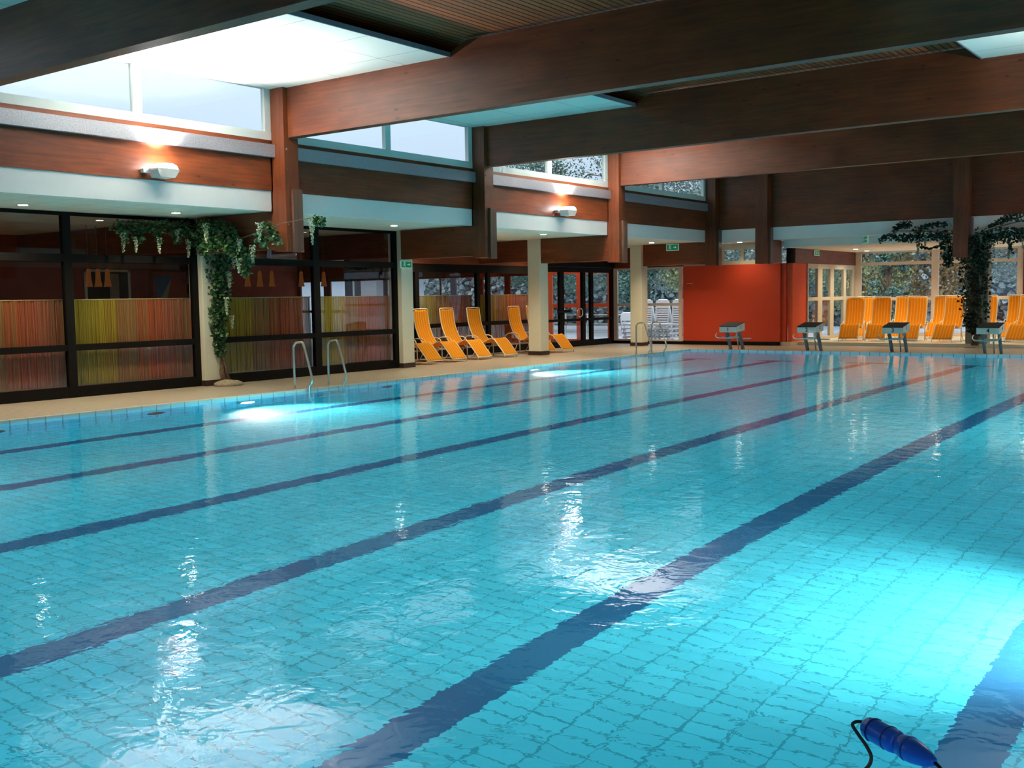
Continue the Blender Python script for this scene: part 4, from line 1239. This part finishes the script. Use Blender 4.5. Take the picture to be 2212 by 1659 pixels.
# ------------------------------------------------------------------ blue float with its rope in the near corner
e = empty('rope_float', (13.395, -24.61, 0.0)); e.rotation_euler = (0, 0, math.radians(-31))
MB().lathe([(0.012, -0.17), (0.030, -0.165), (0.040, -0.15), (0.043, -0.11), (0.044, -0.02), (0.040, 0.0), (0.028, 0.008)], (0, 0, 0.005), (1, 0, 0), 20).build('rear_float', M['blue'], e)
MB().lathe([(0.028, 0.010), (0.040, 0.018), (0.045, 0.05), (0.042, 0.09), (0.030, 0.14), (0.016, 0.172), (0.010, 0.178)], (0, 0, 0.005), (1, 0, 0), 20).build('front_float', M['blue'], e)
for bx_ in (-0.125, -0.045, 0.055):
    MB().lathe([(0.0462, bx_), (0.0462, bx_ + 0.004)], (0, 0, 0.005), (1, 0, 0), 20).build('band', M['blue_dark'], e)
MB().tube(spline([(-0.165, 0, 0.008), (-0.19, 0.005, 0.010), (-0.212, -0.005, 0.006), (-0.205, -0.03, 0.0), (-0.13, -0.065, -0.004), (-0.04, -0.105, -0.006), (0.04, -0.155, -0.008), (0.10, -0.24, -0.01), (0.15, -0.40, -0.012)]), 0.0065, 8).build('rope', M['rope'], e)
MB().tube(spline([(0.175, 0, 0.004), (0.21, -0.008, 0.0), (0.27, -0.04, -0.006), (0.42, -0.16, -0.01)]), 0.0065, 8).build('rope', M['rope'], e)
tag(e, 'blue plastic two-part rope float with black cord in the lower right corner', 'float')

# ------------------------------------------------------------------ outdoors
struct(MB().box(-60, -20.3, -40, 60, -0.3, -0.15).box(-20.3, 60, 8.8, 60, -0.3, -0.15).box(-20.3, 1.9, 3.0, 8.8, -0.3, -0.15).build('ground', M['ground']))
def plastic_proto():
    """white slatted plastic lounger with raised rounded back, head at the local origin"""
    e = empty('plastic_lounger')
    b = MB()
    # back: frame with rounded top in a plane leaning slightly
    def P(y, h): return (-0.02 - h * 0.10, y, 0.34 + h)
    w = 0.25
    arc = [(-w, 0), (-w, 0.62), (-w + 0.02, 0.74), (-w + 0.09, 0.80), (w - 0.09, 0.80), (w - 0.02, 0.74), (w, 0.62), (w, 0)]
    b.tube([P(y, h) for y, h in arc], 0.028, 6)
    for h in (0.06, 0.14, 0.22, 0.30, 0.38, 0.46):
        a, c = P(-w, h), P(w, h)
        b.box(a[0] - 0.01, a[0] + 0.01, -w, w, a[2] - 0.022, a[2] + 0.022)
    a = P(0, 0.64)
    b.box(a[0] - 0.012, a[0] + 0.012, -w, w, a[2] - 0.12, a[2] + 0.15)
    b.build('backrest', M['plastic'], e)
    s = MB()
    s.box(0, 1.25, -0.27, -0.23, 0.29, 0.35).box(0, 1.25, 0.23, 0.27, 0.29, 0.35)
    for i in range(12):
        s.box(0.02 + i * 0.10, 0.09 + i * 0.10, -0.23, 0.23, 0.31, 0.335)
    s.build('seat', M['plastic'], e)
    for x in (0.12, 1.05):
        for y in (-0.25, 0.25):
            MB().tube([(x - 0.05, y, 0.30), (x + 0.05, y, 0.0)], 0.022, 6).build('leg', M['plastic'], e)
    return e
pl = plastic_proto()
cnt = 0
names = ['left', 'middle', 'right']
for s_i, x in enumerate((-4.18, -3.52, -2.86)):
    for lv in range(4):
        o = pl if cnt == 0 else dup(pl, (0, 0, 0), 0)
        cnt += 1
        o.location = (x, 4.9 - 0.05 * lv, -0.15 + 0.15 * lv); o.rotation_euler = (0, 0, -PI / 2)
        tag(o, 'white plastic lounger outside the window, %s of the %s stack' % (['lowest', 'second from the bottom', 'third from the bottom', 'topmost'][lv], names[s_i]), 'sun lounger', 'white plastic loungers stacked outdoors')
o = dup(pl, (-5.0, 5.0, -0.15), -PI / 2 + 0.9, 'single white plastic lounger outside, left of the far cream column')
o['group'] = 'white plastic loungers outdoors'
rl = MB()
for z in (0.25, 0.55, 0.9):
    rl.tube([(-8.5, 6.2, z), (-4.4, 6.2, z)], 0.018, 6)
for x in (-8.5, -7.5, -6.5, -5.5, -4.4):
    rl.tube([(x, 6.2, -0.15), (x, 6.2, 0.95)], 0.02, 6)
tag(rl.build('garden_railing', M['steel']), 'thin metal railing outside behind the glass doors', 'railing')
bb = empty('pavilion', (-31, 17, -0.15))
MB().box(-4, 4, -2, 2, 0, 3.0).build('wall', M['building'], bb)
MB().prism([(-4.6, 3.0), (4.6, 3.0), (0, 4.6)], 'y', -2.4, 2.4).build('roof', M['plastic'], bb)
tag(bb, 'pale low building far outside seen through the cafe windows', 'building')

def tree(x, y, h, r, mat, n, label, name='tree', low=0.12, drop=False):
    random.seed(int(x * 13 + y * 7 + h * 3) & 0xffff)
    e = empty(name, (x, y, -0.15))
    t = MB().tube([(0, 0, 0), (0.1, 0, h * 0.3), (-0.1, 0.1, h * 0.6), (0, 0, h * 0.9)], [0.16, 0.13, 0.08, 0.03], 7)
    for k in range(7):
        a = rnd(0, 2 * PI); z0 = h * rnd(0.25, 0.6)
        t.tube([(0, 0, z0), (math.cos(a) * r * 0.5, math.sin(a) * r * 0.5, z0 + h * 0.15), (math.cos(a) * r * 0.9, math.sin(a) * r * 0.9, z0 + h * 0.12)], [0.06, 0.035, 0.015], 5)
    t.build('trunk', M['trunk'], e)
    f = MB()
    blobs = [(rnd(-.65, .65) * r, rnd(-.65, .65) * r, h * rnd(low + 0.12, 0.92), r * rnd(0.22, 0.42)) for _ in range(26)]
    for _ in range(int(n * 2.3)):
        bx, by, bz, br = random.choice(blobs)
        a = rnd(0, 2 * PI); b = math.acos(rnd(-1, 1)); q = br * random.random() ** 0.4
        p = Vector((bx + math.cos(a) * math.sin(b) * q, by + math.sin(a) * math.sin(b) * q, bz + math.cos(b) * q * (1.5 if drop else 0.9)))
        leaf(f, p, 0.105, 1.2 if drop else 0.4)
    f.build('foliage', mat, e)
    tag(e, label, 'tree')
tree(-17, 17.5, 11, 4.2, M['tree_dark'], 11000, 'tall dark tree outside seen through the third clerestory window')
tree(-11, 17.0, 10, 3.6, M['tree_grey'], 11000, 'grey-green tree outside seen through the fourth clerestory window')
tree(-9.2, 13.0, 6.0, 1.5, M['tree_dark'], 2600, 'slim dark conifer-like tree outside behind the glass doors', low=-0.05)
tree(-6.8, 12.5, 6.4, 2.0, M['tree_olive'], 3000, 'olive drooping tree outside left of the far cream column', drop=True, low=0.25)
tree(-3.2, 12.0, 6.0, 2.1, M['tree_grey'], 3200, 'grey-green tree outside above the stacked white loungers', drop=True, low=0.2)
tree(-0.2, 16.0, 6.5, 2.4, M['tree_olive'], 3600, 'olive-green tree outside seen through the left part of the far window', drop=True)
tree(1.6, 13.5, 5.0, 0.8, M['tree_dark'], 1400, 'narrow dark green tree in the middle of the left far window', low=-0.1)
tree(2.6, 17.5, 6.5, 1.9, M['tree_brown'], 3000, 'rust-brown autumn tree outside seen through the far window', drop=True)
tree(5.8, 18.5, 7, 2.6, M['tree_grey'], 3800, 'grey-green tree outside behind the dark vine')
tree(9.5, 19.0, 7, 2.6, M['tree_dark'], 3600, 'dark green tree outside at the right edge of the picture')
tree(-5.0, 22.0, 8, 3.0, M['tree_dark'], 3600, 'distant dark tree outside behind the red wall')
hg = MB(); random.seed(5)
for _ in range(26000):
    leaf(hg, (rnd(-34, 16), 27 + rnd(-0.8, 0.8), rnd(-0.1, 7.5)), 0.32, 0.6)
hg.box(-40, 22, 28.0, 28.6, -0.15, 7.2)
tag(hg.build('hedge', leafmat('misty_leaf', (0.26, 0.34, 0.36), (0.36, 0.45, 0.48), 0.9)), 'long misty hedge closing the garden outside the far windows', 'hedge')  # distance haze is mixed into the leaf colours, towards the sky tone

# ------------------------------------------------------------------ world and camera
wd = bpy.data.worlds.new('dusk'); S.world = wd; wd.use_nodes = True
t = wd.node_tree; t.nodes.clear()
wo = t.nodes.new('ShaderNodeOutputWorld'); bg = t.nodes.new('ShaderNodeBackground')
tc = N(t, 'ShaderNodeTexCoord'); sp = N(t, 'ShaderNodeSeparateXYZ'); L(t, tc.outputs['Generated'], sp.inputs[0])
cr = ramp(t, sp.outputs[2], [(0.0, (0.46, 0.58, 0.78)), (0.2, (0.70, 0.84, 1.0)), (0.38, (0.74, 0.88, 1.0)), (1.0, (1.0, 1.0, 1.0))])
L(t, cr, bg.inputs[0]); zr = N(t, 'ShaderNodeMapRange'); zr.inputs[1].default_value = 0.35; zr.inputs[2].default_value = 0.9; zr.inputs[3].default_value = 1.25; zr.inputs[4].default_value = 3.6
L(t, sp.outputs[2], zr.inputs[0]); L(t, zr.outputs[0], bg.inputs[1])
L(t, bg.outputs[0], wo.inputs[0])

cam = bpy.data.cameras.new('camera'); co = bpy.data.objects.new('camera', cam); C.objects.link(co)
cam.sensor_fit = 'HORIZONTAL'; cam.sensor_width = 36; cam.lens = 36 * 2299.66 / 2212
R_ = Vector((0.80370721, 0.59481748, -0.01571296)); U_ = Vector((-0.03565941, 0.07450855, 0.9965826)); F_ = Vector((-0.5939555, 0.8004003, -0.0810939))
mw = Matrix((( R_.x, U_.x, -F_.x, 14.50197), (R_.y, U_.y, -F_.y, -28.38629), (R_.z, U_.z, -F_.z, 1.61678), (0, 0, 0, 1)))
co.matrix_world = mw
cam.clip_start = 0.05; cam.clip_end = 300
S.camera = co
